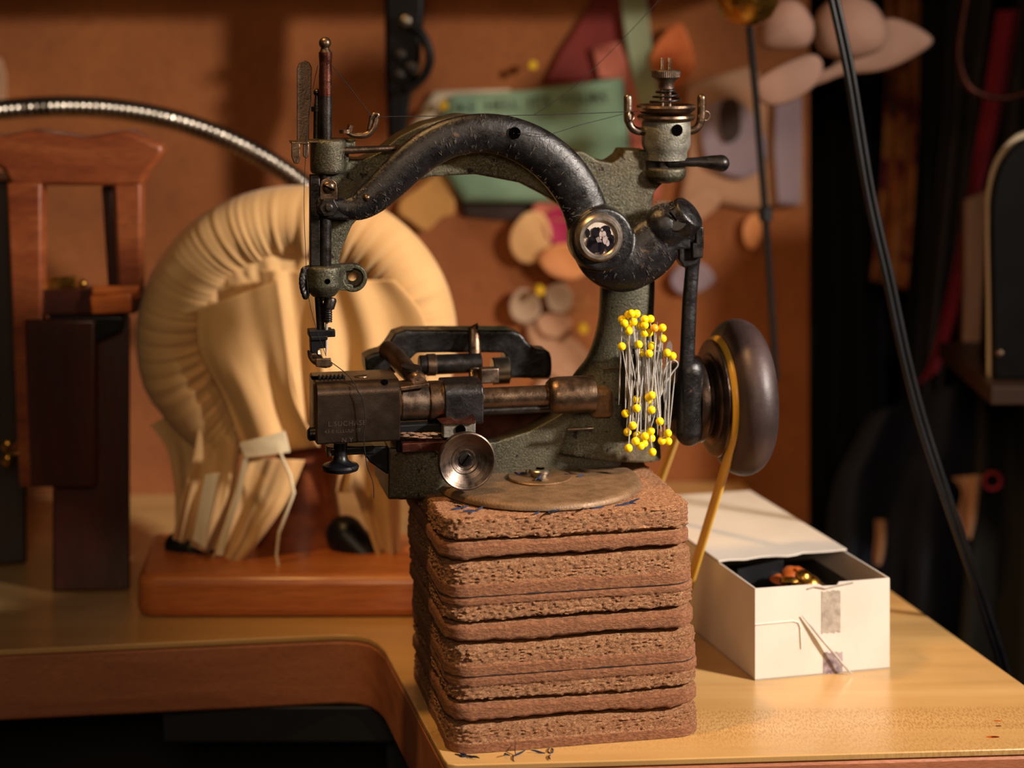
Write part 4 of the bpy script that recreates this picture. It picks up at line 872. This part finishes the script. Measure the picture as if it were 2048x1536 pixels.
# lower head details
mb = MB(); c = m(706, 555, .0015); ro, ri = .0070, .0048
mb.lathe([(ro, .0042), (ro, -.0020), (ro*.94, -.0026), (ri*1.05, -.0026), (ri, -.0020), (ri, .0022), (.0023, .0022), (.0023, .0042)], c, (.05, 1, 0), 48, closed=True)
mb.prism(poly([(672, 530), (706, 528), (706, 540), (684, 545), (684, 566), (706, 570), (706, 582), (672, 580)], -.0008), (0, .006, 0)); obj('eye_lug', mb, M['green'], sm, bevel=.0003)
c = m(655, 563, -.0092); mb = MB(); mb.lathe([(.0011, .001), (.0001, .0008)], c, YD, 16); mb.lathe([(.0014, .0), (.0014, -.0002), (.0010, -.0002), (.0010, .0)], c, YD, 16); obj('oil_hole', mb, M['hole'], sm)
mb = MB()
for i in range(7): mb.lathe([(.0021, -.0012), (.0028, -.0006), (.0028, .0006), (.0021, .0012)], m(612-5*abs(sin(i*.5)), 543+i*7.5, -.003), (.2+.2*i, -.9, .1), 12)
obj('coil_spring', mb, M['darksteel'], sm)
bar('lower_bar', 637, 590, 642, 664, 8, M['darksteel'], -.001); bar('needle_holder', 655, 592, 653, 640, 7, M['darksteel'], -.004)
mb = MB(); mb.lathe([(.0016, -.0030), (.0030, -.0022), (.0032, .0018), (.0026, .0030)], m(659, 607, -.004), (.25, 0, 1), 16); mb.lathe([(.0022-.0003*(k % 2), -.0035+.0006*k) for k in range(12)], m(656, 630, -.004), (0, 0, 1), 16); obj('needle_clamp', mb, M['darksteel'], sm)
mb = MB(); mb.tube([m(653, 636, -.004), m(653, 690, -.004), m(652, 712, -.004)], [.0008, .0007, .0002], 10); obj('needle', mb, M['silver'], sm)
mb = MB(); mb.box(m(640, 664, -.001), (.0120, .008, .0032)); mb.box(m(658, 666, -.003), (.0060, .004, .0036)); mb.prism(poly([(620, 668), (656, 668), (654, 696), (638, 698), (634, 706), (622, 706)], -.004), (0, .0065, 0)); mb.box(m(638, 676, -.0045), (.0085, .002, .0022)); obj('foot_clamp', mb, M['rubber'], sm, bevel=.0005)
mb = MB(); mb.tube([m(a, b_, d) for a, b_, d in crs([(628., 700., .001), (630., 713., .0), (637., 723., -.003), (646., 728., -.007), (652., 729., -.010)], 6)], [.0018]*25, 10, 2.0, (1, 0, 0)); mb.box(m(647, 725, -.0125), (.0075, .0022, .0040)); obj('presser_foot', mb, M['bronze'], sm, bevel=.0005)
# ---- tension assembly
TX = m(1332, 260, .010)
def tz(py): return m(1332, py, .010).z - TX.z
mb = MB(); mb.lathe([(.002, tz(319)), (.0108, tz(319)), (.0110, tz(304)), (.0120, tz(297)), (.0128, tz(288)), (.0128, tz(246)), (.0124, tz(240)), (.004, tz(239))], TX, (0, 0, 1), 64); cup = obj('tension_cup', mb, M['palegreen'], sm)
mb = MB(); a_ = V((.18, -.98, 0)).normalized(); c = TX + a_*.01285 + V((0, 0, tz(257))); mb.lathe([(.0030, -.0010), (.0031, .0002), (.0026, .0003), (.0026, .0001), (.0001, .00025)], c, a_, 28); obj('cup_hole', mb, M['hole'], cup)
mb = MB(); mb.lathe([(.0052, tz(336)), (.0052, tz(318))], V((TX.x-.002, TX.y, TX.z)), (0, 0, 1), 28); mb.box((TX.x-.008, TX.y+.002, TX.z+tz(327)), (.007, .010, .0042)); obj('post_stem', mb, M['darksteel'], sm)
mb = MB(); mb.lathe([(.006, tz(241)), (.0145, tz(240)), (.0153, tz(234.5)), (.0150, tz(230)), (.006, tz(229))], TX, (0, 0, 1), 64); obj('tension_disc', mb, M['bronze'], sm)
mb = MB(); mb.lathe([(.004, tz(226)), (.0130, tz(226)), (.0150, tz(220)), (.0157, tz(214)), (.0152, tz(209.5)), (.0140, tz(209)), (.0115, tz(212)), (.004, tz(213))], TX, (0, 0, 1), 64); obj('tension_disc', mb, M['bronze'], sm)
pts = []
for i in range(3*28+1):
    t_ = i/(3*28); rr_ = .0084*(1-t_)+.0038*t_; z_ = tz(205-(205-176)*t_); pts.append(TX+V((rr_*cos(t_*6*pi+2), rr_*sin(t_*6*pi+2), z_)))
mb = MB(); mb.tube(pts, .00062, 10); obj('tension_spring', mb, M['darksteel'], sm)
mb = MB(); mb.lathe([(.002, tz(177)), (.0042, tz(177)), (.0040, tz(168)), (.0052, tz(160)), (.0072, tz(154)), (.0074, tz(142)), (.0070, tz(140)), (.0035, tz(139.5))], TX, (0, 0, 1), 90, knurl=((4, 5), .035)); obj('tension_nut', mb, M['steelplate'], sm)
for sx_ in (-1, 1):
    mb = MB(); cx_ = TX+V((sx_*.00195-.0002, 0, 0)); prof = [(.00115, tz(212)), (.00115, tz(140))]; z0, z1 = tz(140), tz(116)
    for k in range(17): prof.append((.00125 if k % 2 else .00095, z0+(z1-z0)*k/16))
    mb.lathe(prof, cx_, (0, 0, 1), 14); obj('split_post', mb, M['steel'], sm)
for sx_, pts_ in ((-1, [(1256, 196), (1256, 225), (1257, 243), (1264, 256), (1276, 262), (1292, 263)]), (1, [(1403, 196), (1403, 225), (1401, 243), (1394, 256), (1382, 262), (1370, 263)])):
    q = crs([(float(a), float(b_)) for a, b_ in pts_], 6); mb = MB(); mb.tube([m(a, b_, .008) for a, b_ in q], [.0023]*13+[.0021]*(len(q)-13), 16, dome=True); tp = obj('thread_pin', mb, M['steel' if sx_ < 0 else 'bronze'], sm)
    c = m(1256+6 if sx_ < 0 else 1411, 232, .0045 if sx_ < 0 else .008); mb = MB(); mb.lathe([(.0024+.0005*cos(2*pi*k/8), .0005*sin(2*pi*k/8)) for k in range(8)], c, (.6 if sx_ < 0 else .15, -.8, 0), 24, closed=True); obj('pin_ring', mb, M['bronze'], tp)
mb = MB(); q = [(1338, 326, 10), (1365, 325, 9), (1395, 324, 10), (1422, 325, 14.5), (1442, 326.5, 17.5)]; mb.tube([m(a, b_, .006-.0001*(a-1338)*.3) for a, b_, c in q], [c*K for a, b_, c in q], 24, dome=True); obj('release_lever', mb, M['darksteel'], sm)
mb = MB(); mb.lathe([(.0022, -.0014), (.0034, -.0010), (.0034, .0015)], m(1332, 361, .010), (0, 0, 1), 20); obj('bottom_screw', mb, M['darksteel'], sm)
# ---- looper cover at left
xl = m(632, 830, -.016).x; xr_ = m(801, 830, -.016).x; zt2 = m(640, 768, -.016).z; zb2 = m(640, 890, -.016).z
def rr2(ly0, ly1, z0, z1, r1, r2, n=8):   # section: front-top radius r1, others r2; returns (ly,lz)
    o = []
    for (cy, cz, r_, a0) in ((ly0+r1, z1-r1, r1, 90), (ly0+r2, z0+r2, r2, 180), (ly1-r2, z0+r2, r2, 270), (ly1-r2, z1-r2, r2, 0)):
        for k in range(n+1): a = R(a0+90*k/n); o.append((cy+r_*cos(a), cz+r_*sin(a)))
    return o
sec = rr2(-.016, .015, zb2, zt2, .0062, .0012)
mb = MB(); ring = lambda x, k=0: [V((x, y+(0 if k == 0 else (.0-y)*k), z_+((zt2+zb2)/2-z_)*k)) for y, z_ in sec]
mb.loft([ring(xl, .06), ring(xl+.0008, .0), ring(xr_-.0006, 0), ring(xr_, .04)]); lc = obj('looper_cover', mb, M['coversteel'] if 'coversteel' in M else M['darksteel'], sm)
def face_text(body, px, py, size, sp=1.0):
    t = text_mesh('maker_mark', body, size, M['engrave'] if 'engrave' in M else M['bronze'], .00003, 'LEFT', sp); t.parent = lc; t.rotation_euler = (pi/2, 0, 0); t.location = m(px, py, -.0160)
face_text('L.SUCHASE', 656, 853, .0034, 1.15); face_text('43-E ILLLUUI ST', 649, 867, .0024, 1.1); face_text('N.Y', 683, 885, .0033, 1.15)
# top details: feed dog, slot screw, oil hole
mb = MB()
for i in range(7): mb.box((m(640+8*i, 752, -.004).x, -.002, zt2+.0006), (.0011, .0050, .0016), Matrix.Rotation(R(20), 3, 'Y'))
obj('feed_dog', mb, M['rubber'], sm)
mb = MB(); mb.box((m(655, 752, 0).x, -.001, zt2+.0001), (.0165, .0082, .0002)); obj('feed_slot', mb, M['hole'], sm)
c = V((m(724, 757, -.004).x, -.001, zt2)); mb = MB(); mb.lathe([(.0037, 0), (.0036, .0003), (.0001, .0003)], c, (0, 0, 1), 28); o = obj('plate_screw', mb, M['bronze'], sm); mb = MB(); mb.box(c+V((0, 0, .0003)), (.0058, .0008, .0002), Matrix.Rotation(R(15), 3, 'Z')); obj('screw_slot', mb, M['hole'], o)
c = m(769, 770, -.0135); mb = MB(); mb.lathe([(.0017, .0004), (.0018, .0), (.0001, .0001)], V((c.x, -.0134, zt2-.0010)), (0, -.5, .86), 20); obj('oil_hole', mb, M['hole'], sm)
mb = MB(); mb.lathe([(.0022, -.003), (.0034, -.002), (.0034, .002), (.001, .0028)], m(627, 868, -.010), (1, 0, 0), 12); obj('side_screw', mb, M['darksteel'], sm)
# ---- shaft train along x
ax = m(830, 803, 0); AZ = ax.z
def cyl(name, px0, px1, r, mat, ly=0, az=None, prof=None, seg=48):
    x0_ = mx_(px0, ly); x1_ = mx_(px1, ly); mb = MB(); z_ = AZ if az is None else az
    if prof is None: e = min(.0006, r*.1); prof = [(r-e, 0), (r, e), (r, x1_-x0_-e), (r-e, x1_-x0_)]
    else: prof = [(a, b_*(x1_-x0_)) for a, b_ in prof]
    mb.lathe(prof, (x0_, ly, z_), (1, 0, 0), seg); return obj(name, mb, mat, sm)
def mx_(px, ly, py=803): return m(px, py, ly).x
cyl('shaft_collar', 799, 856, .0094, M['steel']); cyl('shaft_collar', 855, 890, .0100, M['bronze'])
mb = MB(); x0_, x1_ = mx_(888, -.008), mx_(966, -.008); sec2 = rr2(-.0105, .010, AZ-.0108, AZ+.0100, .0060, .002)
mb.loft([[V((x, y, z_)) for y, z_ in sec2] for x in (x0_, x1_)]); obj('clamp_block', mb, M['black'], sm, bevel=.0009)
cyl('drive_shaft', 960, 1106, .0054, M['bronze']); cyl('lower_shaft', 960, 1106, .0022, M['darksteel'], -.001, AZ-.0062)
cyl('shaft_sleeve', 1093, 1186, .0094, M['bronze'], prof=[(.0045, 0), (.0070, .02), (.0088, .10), (.0094, .22), (.0094, 1), (.006, 1.0)])
mb = MB(); mb.box(m(1195, 800, .013), (.012, .022, .015)); obj('bearing_boss', mb, M['baseplate'], sm, bevel=.003)
mb = MB(); mb.box(m(1160, 857, -.002), (.014, .003, .0009)); obj('drip_lip', mb, M['bronze'], sm, bevel=.0003)
mb = MB(); mb.box(m(845, 865, .004), (.030, .022, .014)); obj('bearing_bed', mb, M['rubber'], sm, bevel=.001)
mb = MB(); mb.box(m(868, 883, -.004), (.036, .022, .0045)); obj('slide_rail', mb, M['redsteel'], sm, bevel=.0004)
random.seed(9); mb = MB()
for i in range(70): mb.sphere(m(random.uniform(805, 880), random.uniform(866, 876), -.0125+random.random()*.003), random.uniform(.0006, .0013), 8, (1.8, 1, .5))
o = obj('lint_heap', mb, simple('tan_dust', C('5c4434'), C('7c604a'), 900, .95), sm); o['kind'] = 'stuff'
mb = MB(); mb.box(m(917, 856, -.012), (.0165, .006, .0082)); bk = obj('lug_bracket', mb, M['lugsteel'] if 'lugsteel' in M else M['steel'], sm, bevel=.0006)
c = m(921, 860, -.0155); mb = MB(); mb.lathe([(.0026, .0), (.0026, -.0003), (.0018, -.0003), (.0017, .0)], c, YD, 24); mb.lathe([(.0018, .0), (.0001, .0)], c+V((0, -.0001, 0)), YD, 20); obj('threaded_hole', mb, M['hole'], bk)
mb = MB(); mb.prism(poly([(880, 845), (905, 838), (912, 843), (930, 842), (945, 837), (950, 833), (951, 846), (948, 848), (885, 848)], -.017), (0, .010, 0)); obj('chipped_shim', mb, M['redsteel'], sm)
# ---- dished adjusting wheel
c = m(933, 922, -.027)
mb = MB(); prof = [(.0001, .0032), (.0030, .0032)] + [(.0036+.0092*k/46, .0032-.0044*(k/46)**1.5+(.00005 if k % 2 else -.00004)*(1 if (k//5) % 2 else .3)) for k in range(47)] + [ (.0137, -.0016), (.0143, -.0012), (.0144, .0006), (.0138, .0040), (.0120, .0068), (.0070, .0085), (.0001, .0086)]
mb.lathe(prof, c, (-.03, 1, 0), 128); dw = obj('adjusting_wheel', mb, M['dish'] if 'dish' in M else M['bronze'], sm)
mb = MB(); mb.lathe([(.0001, -.0004), (.0030, -.0003), (.0033, .0), (.0033, .001)], c+V((0, .0030, 0)), YD, 32); ds = obj('wheel_screw', mb, M['darksteel'], dw)
mb = MB(); mb.box(c+V((0, .0026, 0)), (.0060, .0002, .0008), Matrix.Rotation(R(-52), 3, 'Y')); obj('screw_slot', mb, M['hole'], dw)
mb = MB(); mb.tube([c+V((0, .007, 0)), c+V((0, .040, 0))], .0035, 20); obj('wheel_stem', mb, M['darksteel'], sm)
# ---- thumbscrew under the cover
mb = MB(); q = m(681, 925, -.004); mb.lathe([(.0001, -.0047), (.0060, -.0046), (.0088, -.0036), (.0093, -.0020), (.0086, -.0009), (.0060, -.0003), (.0040, .0012), (.0032, .0040), (.0034, .0072), (.0034, .0100)], q, (0, 0, 1), 40); obj('thumbscrew', mb, M['rubber'], sm)
mb = MB(); mb.box(m(700, 898, .0), (.024, .010, .0040)); mb.prism(poly([(690, 893), (776, 893), (776, 950), (740, 925), (725, 905), (690, 902)], -.004), (0, .022, 0)); obj('support_arm', mb, M['rubber'], sm, bevel=.0008)
mb = MB(); mb.tube([m(659, 893, -.006), m(657, 903, -.006), m(659, 912, -.006)], .0012, 10); obj('hook', mb, M['bronze'], sm)
# ---- rear black handle bracket and what runs through it
RY = .050
mb = MB()
mb.prism(poly([(732, 745), (730, 716), (745, 708), (766, 702), (778, 688), (790, 668), (812, 661), (1022, 661), (1042, 668), (1058, 688), (1074, 699), (1098, 702), (1100, 757), (1014, 757), (1012, 706), (834, 706), (812, 728), (800, 745)], RY), (0, .016, 0))
mb.tube([m(1060, 730, RY+.008), m(1098, 730, RY+.008)], 29*K*1.04, 28); mb.tube([m(732, 730, RY+.008), m(790, 728, RY+.008)], 20*K, 24)
obj('rear_bracket', mb, M['black'], sm, remesh=.0008, smooth_it=6)
mb = MB(); mb.tube([m(a, b_, d) for a, b_, d in crs([(775., 700., .046), (790., 712., .036), (805., 730., .022), (822., 748., .008), (838., 762., .0)], 5)], [.0050, .0050, .005, .005, .005, .005, .005, .005, .005, .005, .005, .005, .0048, .0048, .0046, .0046, .0045, .0045, .0045, .0045, .004], 14, 1.0); obj('rear_link', mb, M['bronze'], sm)
cyl('rear_rod', 838, 962, .0052, M['darksteel'], .040, m(900, 728, .040).z); cyl('rear_rod_collar', 852, 872, .0058, M['bronze'], .040, m(900, 728, .040).z)
cyl('silver_collar', 984, 1018, .0072, M['zinc'], .040, m(1000, 742, .040).z); mb = MB(); mb.box(m(978, 750, .030), (.010, .006, .008)); obj('collar_nut', mb, M['steel'], sm, bevel=.0008)
cyl('rear_lower_rod', 960, 1012, .0022, M['darksteel'], .036, m(980, 790, .036).z)
mb = MB(); mb.tube([m(a, b_, d) for a, b_, d in [(947, 658, .064), (947, 655, .056), (948, 659, .046), (949, 680, .044), (950, 720, .040), (950, 765, .030)]], .0034, 12, .6, (0, 1, 0)); obj('strap', mb, M['bronze'], sm)
mb = MB(); mb.lathe([(.0025, -.003), (.0025, .0), (.0052, .0006), (.0054, .0024), (.0030, .0026)], m(822, 742, .006), (.1, -.1, 1), 20); obj('top_screw', mb, M['darksteel'], sm)
mb = MB(); mb.box(m(825, 768, -.002), (.0145, .016, .0020), Matrix.Rotation(R(-6), 3, 'Y')); obj('leaf_plate', mb, M['bronze'], sm, bevel=.0004)
mb = MB(); mb.box(m(1030, 852, .030), (.052, .010, .018)); obj('inner_rail', mb, M['redsteel'], sm, bevel=.0008)
# ---- right-hand linkage, crank, pulley, wheel
SY = .022; SA = m(1400, 797, SY).z
mb = MB(); q = [(1384, 500, 20), (1384, 540, 15), (1379, 600, 15.5), (1375, 700, 16), (1371, 800, 17), (1369, 865, 18)]; mb.tube([m(a, b_, .004) for a, b_, c in q], [c*K for a, b_, c in q], 20, .7, YD)
mb.prism(poly([(1358, 452), (1398, 447), (1406, 460), (1405, 505), (1396, 528), (1368, 536), (1358, 520)], .000), (0, .009, 0)); mb.sphere(m(1383, 475, .0045), .0062, 20, (1, 1, 1))
cr = obj('connecting_rod', mb, M['black'], sm, remesh=.0006, smooth_it=4)
mb = MB(); mb.box(m(1397, 475, -.001), (.0045, .005, .0120)); mb.box(m(1393, 500, -.001), (.006, .005, .008)); obj('joint_block', mb, M['darksteel'], cr, bevel=.0008)
def xc(px): return m(px, 797, SY).x
mb = MB()
mb.lathe([(.004, 0), (.0175, .001), (.0195, .004), (.0195, .0125), (.0180, .0140)], (xc(1335), SY, SA), (1, 0, 0), 48); mb.tube([(xc(1362), .006, SA+.018), (xc(1360), .006, SA-.014)], .0072, 24, .9, YD, dome=True); mb.tube([(xc(1270), SY, SA), (xc(1345), SY, SA)], .0105, 32)
obj('crank_housing', mb, M['black'], sm, remesh=.0008, smooth_it=5)
mb = MB(); X0 = xc(1392); pr = [(.010, -.004), (.0215, -.003), (.0228, -.001), (.0228, .0012), (.0212, .0022), (.0200, .0030), (.0208, .0040), (.0200, .0046), (.0216, .0052), (.0212, .0060), (.0236, .0066), (.0242, .0074), (.0262, .0078), (.0296, .0080), (.0308, .0088), (.0308, .0098), (.0288, .0112), (.0282, .0128), (.0288, .0144), (.0312, .0160), (.0312, .0172), (.02, .0180)]
mb.lathe(pr, (X0, SY, SA), (1, 0, 0), 96); obj('pulley', mb, M['pulleym'] if 'pulleym' in M else M['bronze'], sm)
mb = MB(); XW = X0+.0240; Rm, rm2 = .0300, .0112
mb.lathe([(Rm+rm2*cos(2*pi*k/28), rm2*1.0*sin(2*pi*k/28)) for k in range(28)], (XW, SY, SA), (1, 0, 0), 128, closed=True)
hw = obj('hand_wheel', mb, M['wheelwood'], sm, label='large dark rounded hand wheel')
mb = MB(); mb.lathe([(.004, -.0055), (.0225, -.005), (.024, -.003), (.022, .004), (.008, .006), (.004, .006)], (XW, SY, SA), (1, 0, 0), 64); obj('wheel_hub', mb, M['wheelwood'], hw)
# raised bar and chips on the pillar
mb = MB(); mb.box(m(1226, 737, .0035), (.011, .0012, .0010)); obj('cast_rib', mb, M['bronze'], sm, bevel=.0003)
# ================================================================== BELT
XG = X0+.0128; rb = .0292; br_ = .0019
def bpw(v): return MR + MU*v.x + MV*v.y + V((0, 0, v.z))
RBc = rb+br_*.4
def tang(p, front):
    dy, dz = p.y-SY, p.z-SA; L_ = sqrt(dy*dy+dz*dz); ph = atan2(dz, dy); al = math.acos(RBc/L_)
    c_ = [ph+al, ph-al]; c_.sort(key=lambda a: cos(a)); return c_[0] if front else c_[1]
def low(p, a):   # extend a strand from its tangent point through p down to the bench
    t_ = V((XG, SY+RBc*cos(a), SA+RBc*sin(a))); d = p-t_; zb_ = ZT+.001-MR.z; k = (zb_-t_.z)/d.z; return t_, t_+d*k
lowF = mx(1400, 1100, XG); aF = tang(lowF, True); tF, eF = low(lowF, aF)
lowR = mx(1320, 960, XG); aR = tang(lowR, False); tR, eR = low(lowR, aR)
while aF < 0: aF += 2*pi
print('belt ends', bpw(eF), bpw(eR))
while aR > pi/2: aR -= 2*pi
print('belt', aF, aR, tF, eF, tR, eR, 'world', bpw(eF), bpw(eR))
seq = [eF.lerp(tF, k/8) for k in range(8)] + [V((XG, SY+RBc*cos(aF+(aR-aF)*k/48), SA+RBc*sin(aF+(aR-aF)*k/48))) for k in range(49)] + [tR.lerp(eR, (k+1)/8) for k in range(8)]
wpts = [bpw(q) for q in seq]
dense = crs([tuple(q) for q in wpts], 5)
dense = [V(q) for q in dense if q[2] > ZT+.001]
mb = MB(); mb.tube(dense, .0029, 16, .85, tuple(MU)); bo_ = obj('drive_belt', mb, M['belt']); recenter(bo_); tag(bo_, 'yellow amber drive belt running round the pulley and down behind the stack', 'belt')
# ================================================================== PINS
pad = MB(); lyp = -.0090
pad.box(m(1284, 775, lyp+.007), (.0200, .012, .042)); pm = obj('magnet_strip', pad, M['rubber'], None, bevel=.002)
pm.data.transform(Matrix.Rotation(MA, 4, 'Z')); pm.data.transform(Matrix.Translation(MR)); recenter(pm); tag(pm, 'black magnetic strip on the pillar hidden behind the yellow pins', 'magnet')
fl_ = MB(); q = [(1336, 684), (1341, 681), (1345, 690), (1342, 760), (1338, 850), (1330, 850), (1330, 700)]
fl_.prism([bpw(m(a, b_, lyp-.0005)) for a, b_ in q], MV*.0004); o = obj('film_strip', fl_, M['clear'], None); recenter(o); tag(o, 'clear plastic strip at the right side of the pin cluster', 'strip')
A_ = [(175,142),(205,130),(255,132),(115,187),(138,225),(225,210),(190,275),(180,298),(333,185),(388,182),(278,245),(333,242),(330,320),(375,315),(427,270),(503,267),(505,370),(113,446),(275,428),(400,440),(312,508),(375,515),(547,507),(600,538)]
B_ = [(255,953),(400,915),(370,932),(375,965),(255,1040),(398,1055),(148,1090),(478,1165),(218,1205),(168,1267),(258,1297),(335,1308),(392,1258),(398,1327),(245,1355),(295,1402),(328,1377),(178,1422),(407,1460),(497,1352),(558,1357),(555,1280)]
random.seed(4)
proto = None
def make_pin(head, tip, mat, label, group):
    global proto
    d = (tip-head); L_ = d.length; rot = V((0, 0, -1)).rotation_difference(d.normalized())
    if proto is None:
        t0 = thing('dressmaker_pin', label, 'pin')
        mb = MB(); mb.sphere((0, 0, 0), .00212, 20); hd = obj('pin_head', mb, M['pinhead'], t0)
        mb = MB(); mb.tube([(0, 0, 0), (0, 0, -.8), (0, 0, -1)], [.00034, .00034, .00006], 8); shk = obj('shank', mb, M['silver'], t0)
        proto = (t0, hd, shk); r_ = t0; h_, s_ = hd, shk
    else:
        r_ = proto[0].copy(); h_ = proto[1].copy(); s_ = proto[2].copy()
        for o in (r_, h_, s_): COL.objects.link(o)
        h_.parent = r_; s_.parent = r_
    if mat is not None:
        h_.data = h_.data.copy(); h_.data.materials.clear(); h_.data.materials.append(mat)
    s_.scale = (1, 1, L_); r_.location = head; r_.rotation_mode = 'QUATERNION'; r_.rotation_quaternion = rot
    tag(r_, label, 'pin', group)
    if group is None and 'group' in r_: del r_['group']
def px_(c): return 1220+c[0]/4.8, 600+c[1]/4.8
for lst, up_ in ((A_, True), (B_, False)):
    for i, c in enumerate(lst):
        x, y = px_(c); cxx = 1290; L_ = random.uniform(165, 200)
        tx = x + (cxx-x)*random.uniform(-.1, .95) + random.uniform(-12, 12); ty = y + (L_ if up_ else -L_*.84)
        if up_ and c == (113, 446): tx, ty = 1272, 860
        dl = -.0030 - .0055*((i*7) % 10)/10
        hl = bpw(m(x, y, lyp+dl)); tl = bpw(m(tx, ty, lyp+dl*.4-.0008*random.random()))
        mat = None; g = 'yellow pins with heads up' if up_ else 'yellow pins with heads down'
        lab = 'yellow ball-headed pin held head up in the upper half of the pin cluster' if up_ else 'yellow ball-headed pin held head down in the lower half of the pin cluster'
        if c == (427, 270): mat = M['pinorange']; lab = 'the one orange-headed pin in the pin cluster'; g = 'yellow pins with heads up'
        if c == (113, 446): lab = 'yellow-headed pin sitting alone at the left edge of the upper cluster'
        if c == (407, 1460): lab = 'lowest yellow-headed pin of the cluster, head hanging below all others'
        if c == (178, 1422): lab = 'yellow-headed pin with its head at the bottom left corner of the cluster'
        if c == (600, 538): lab = 'yellow-headed pin whose head sits farthest right, above the bent wire'
        if c == (148, 1090): lab = 'yellow-headed pin with a lone head at the left of the lower half'
        make_pin(hl, tl, mat, lab, g)
# headless pins and bent wire
for i in range(22):
    x = random.uniform(1256, 1326); y = random.uniform(660, 720); x2 = x+random.uniform(-22, 22); y2 = y+random.uniform(120, 165)
    mb = MB(); a = bpw(m(x, y, lyp-.0012-.001*random.random())); b_ = bpw(m(x2, y2, lyp-.0008)); mb.tube([a, a.lerp(b_, .85), b_], [.0003, .0003, .00006], 6); o = obj('steel_pin', mb, M['silver']); recenter(o)
    tag(o, 'bare steel pin shaft caught in the middle of the pin cluster', 'pin', 'bare steel pins in the cluster')
mb = MB(); mb.tube([bpw(m(a, b_, lyp-.003)) for a, b_ in crs([(1322., 790.), (1331., 768.), (1345., 745.), (1355., 732.), (1354., 724.), (1345., 720.), (1336., 726.), (1328., 745.), (1322., 790.)], 6)], .0004, 8); o = obj('bent_wire', mb, M['silver']); recenter(o); tag(o, 'bent steel wire loop sticking out right of the pin cluster', 'wire')
# ================================================================== THREADS AND SCRAPS
def thread(name, pts, r, label, mat=None, n=8, jit=.0):
    q = crs([tuple(map(float, p)) for p in pts], n); ps = [bpw(m(a, b_, c)) for a, b_, c in q]
    mb = MB(); mb.tube(ps, r*1.25, 5); o = obj(name, mb, mat or M['thread'], angle=180); recenter(o); return tag(o, label, 'thread')
thread('upper_thread', [(663, 130, -.004), (705, 182, -.004), (742, 232, -.005), (746, 238, -.0055), (752, 234, -.004), (900, 232, -.004), (1080, 230, -.001), (1246, 224, .002), (1275, 223, .000)], .00017, 'dark thread drawn tight from the presser bar hook to the tension discs', n=3)
thread('loose_thread', [(1035, 268, -.0105), (1060, 266, -.0112), (1085, 270, -.011), (1110, 266, -.0100), (1160, 250, -.004), (1200, 240, .0), (1246, 228, .001)], .00013, 'thin loose thread from the lever hole to the left tension pin')
thread('fine_thread', [(1068, 230, .03), (1140, 180, .03), (1220, 105, .032), (1300, 20, .035), (1350, -35, .037)], .00014, 'fine thread running up to the right behind the arm top')
thread('side_thread', [(636, 130, -.003), (628, 165, .0), (622, 205, -.004), (612, 300, -.012), (608, 400, -.012), (611, 500, -.012), (614, 560, -.012), (620, 610, -.011), (636, 668, -.010), (652, 712, -.006)], .00014, 'dark thread running down the left side of the needle bar')
thread('hanging_thread', [(652, 716, -.006), (662, 724, -.012), (690, 745, -.014), (708, 765, -.016), (716, 782, -.0185), (726, 800, -.019), (731, 840, -.019), (728, 880, -.018), (734, 930, -.016), (746, 965, -.014), (748, 995, -.014)], .00020, 'dark thread tail lying over the looper cover and hanging down')
random.seed(31)
def scrap(px, py, ly, zz, s, lab):
    mb = MB()
    for k in range(4):
        c = m(px+random.uniform(-6, 6)*s, py, ly); c.z = zz + .0003; c.y = ly+random.uniform(-.0015, .0015); d = V((random.gauss(0, 1), random.gauss(0, .6), random.gauss(.1, .15))); d.z = abs(d.z)*.4; d = d.normalized(); pts = [bpw(c)]
        for j in range(4): c = c + d*.0010*s; d = (d+V((random.gauss(0, .3), random.gauss(0, .3), random.gauss(0, .1)))).normalized(); c.z = max(c.z, zz+.0002); pts.append(bpw(c))
        mb.tube(pts, [.0002, .0005, .0006, .0005, .0002], 5, .35)
    o = obj('fabric_scrap', mb, M['blue']); recenter(o); tag(o, lab, 'scrap', 'blue fibre scraps around the base plate')
zt3 = zt_+.0002
scrap(1046, 960, sc.y+.004, zt3+.0012, 1, 'tiny blue scrap left of the bright mounting screw')
scrap(1078, 976, sc.y-.008, zt3+.0012, 1.2, 'tiny blue scrap in front of the bright mounting screw')
scrap(1150, 975, sc.y-.002, zt3, 1.2, 'blue fibre tuft at the right rim of the washer')
for (a, b_, L2) in ((925, 1018, 'blue scrap on the slab below the dished wheel'), (950, 1022, 'blue scrap on the slab just left of the plate front'), (1095, 1024, 'blue scrap on the slab at the middle of the plate rim'), (1180, 1018, 'blue scrap on the slab right of the plate middle'), (1245, 1010, 'rightmost blue scrap on the slab near the plate rim')):
    w = P(a, b_, 1.0); r = ray(a, b_); k = (ZS-ZC)/r.z; l = tol(CAMP+r*k); scrap(a, b_, l.y, l.z-MR.z+MR.z*0+0 if 0 else l.z, 1.8, L2)
for (a, b_, L2) in ((940, 1515, 'blue thread scrap at the foot of the stack, bottom left corner'), (1022, 1513, 'blue scrap at the foot of the stack left of the middle'), (1095, 1508, 'blue scrap at the foot of the stack near its middle')):
    r = ray(a, b_); k = (ZT-ZC)/r.z; l = tol(CAMP+r*k); scrap(a, b_, l.y-.0005, l.z, 1.8, L2)
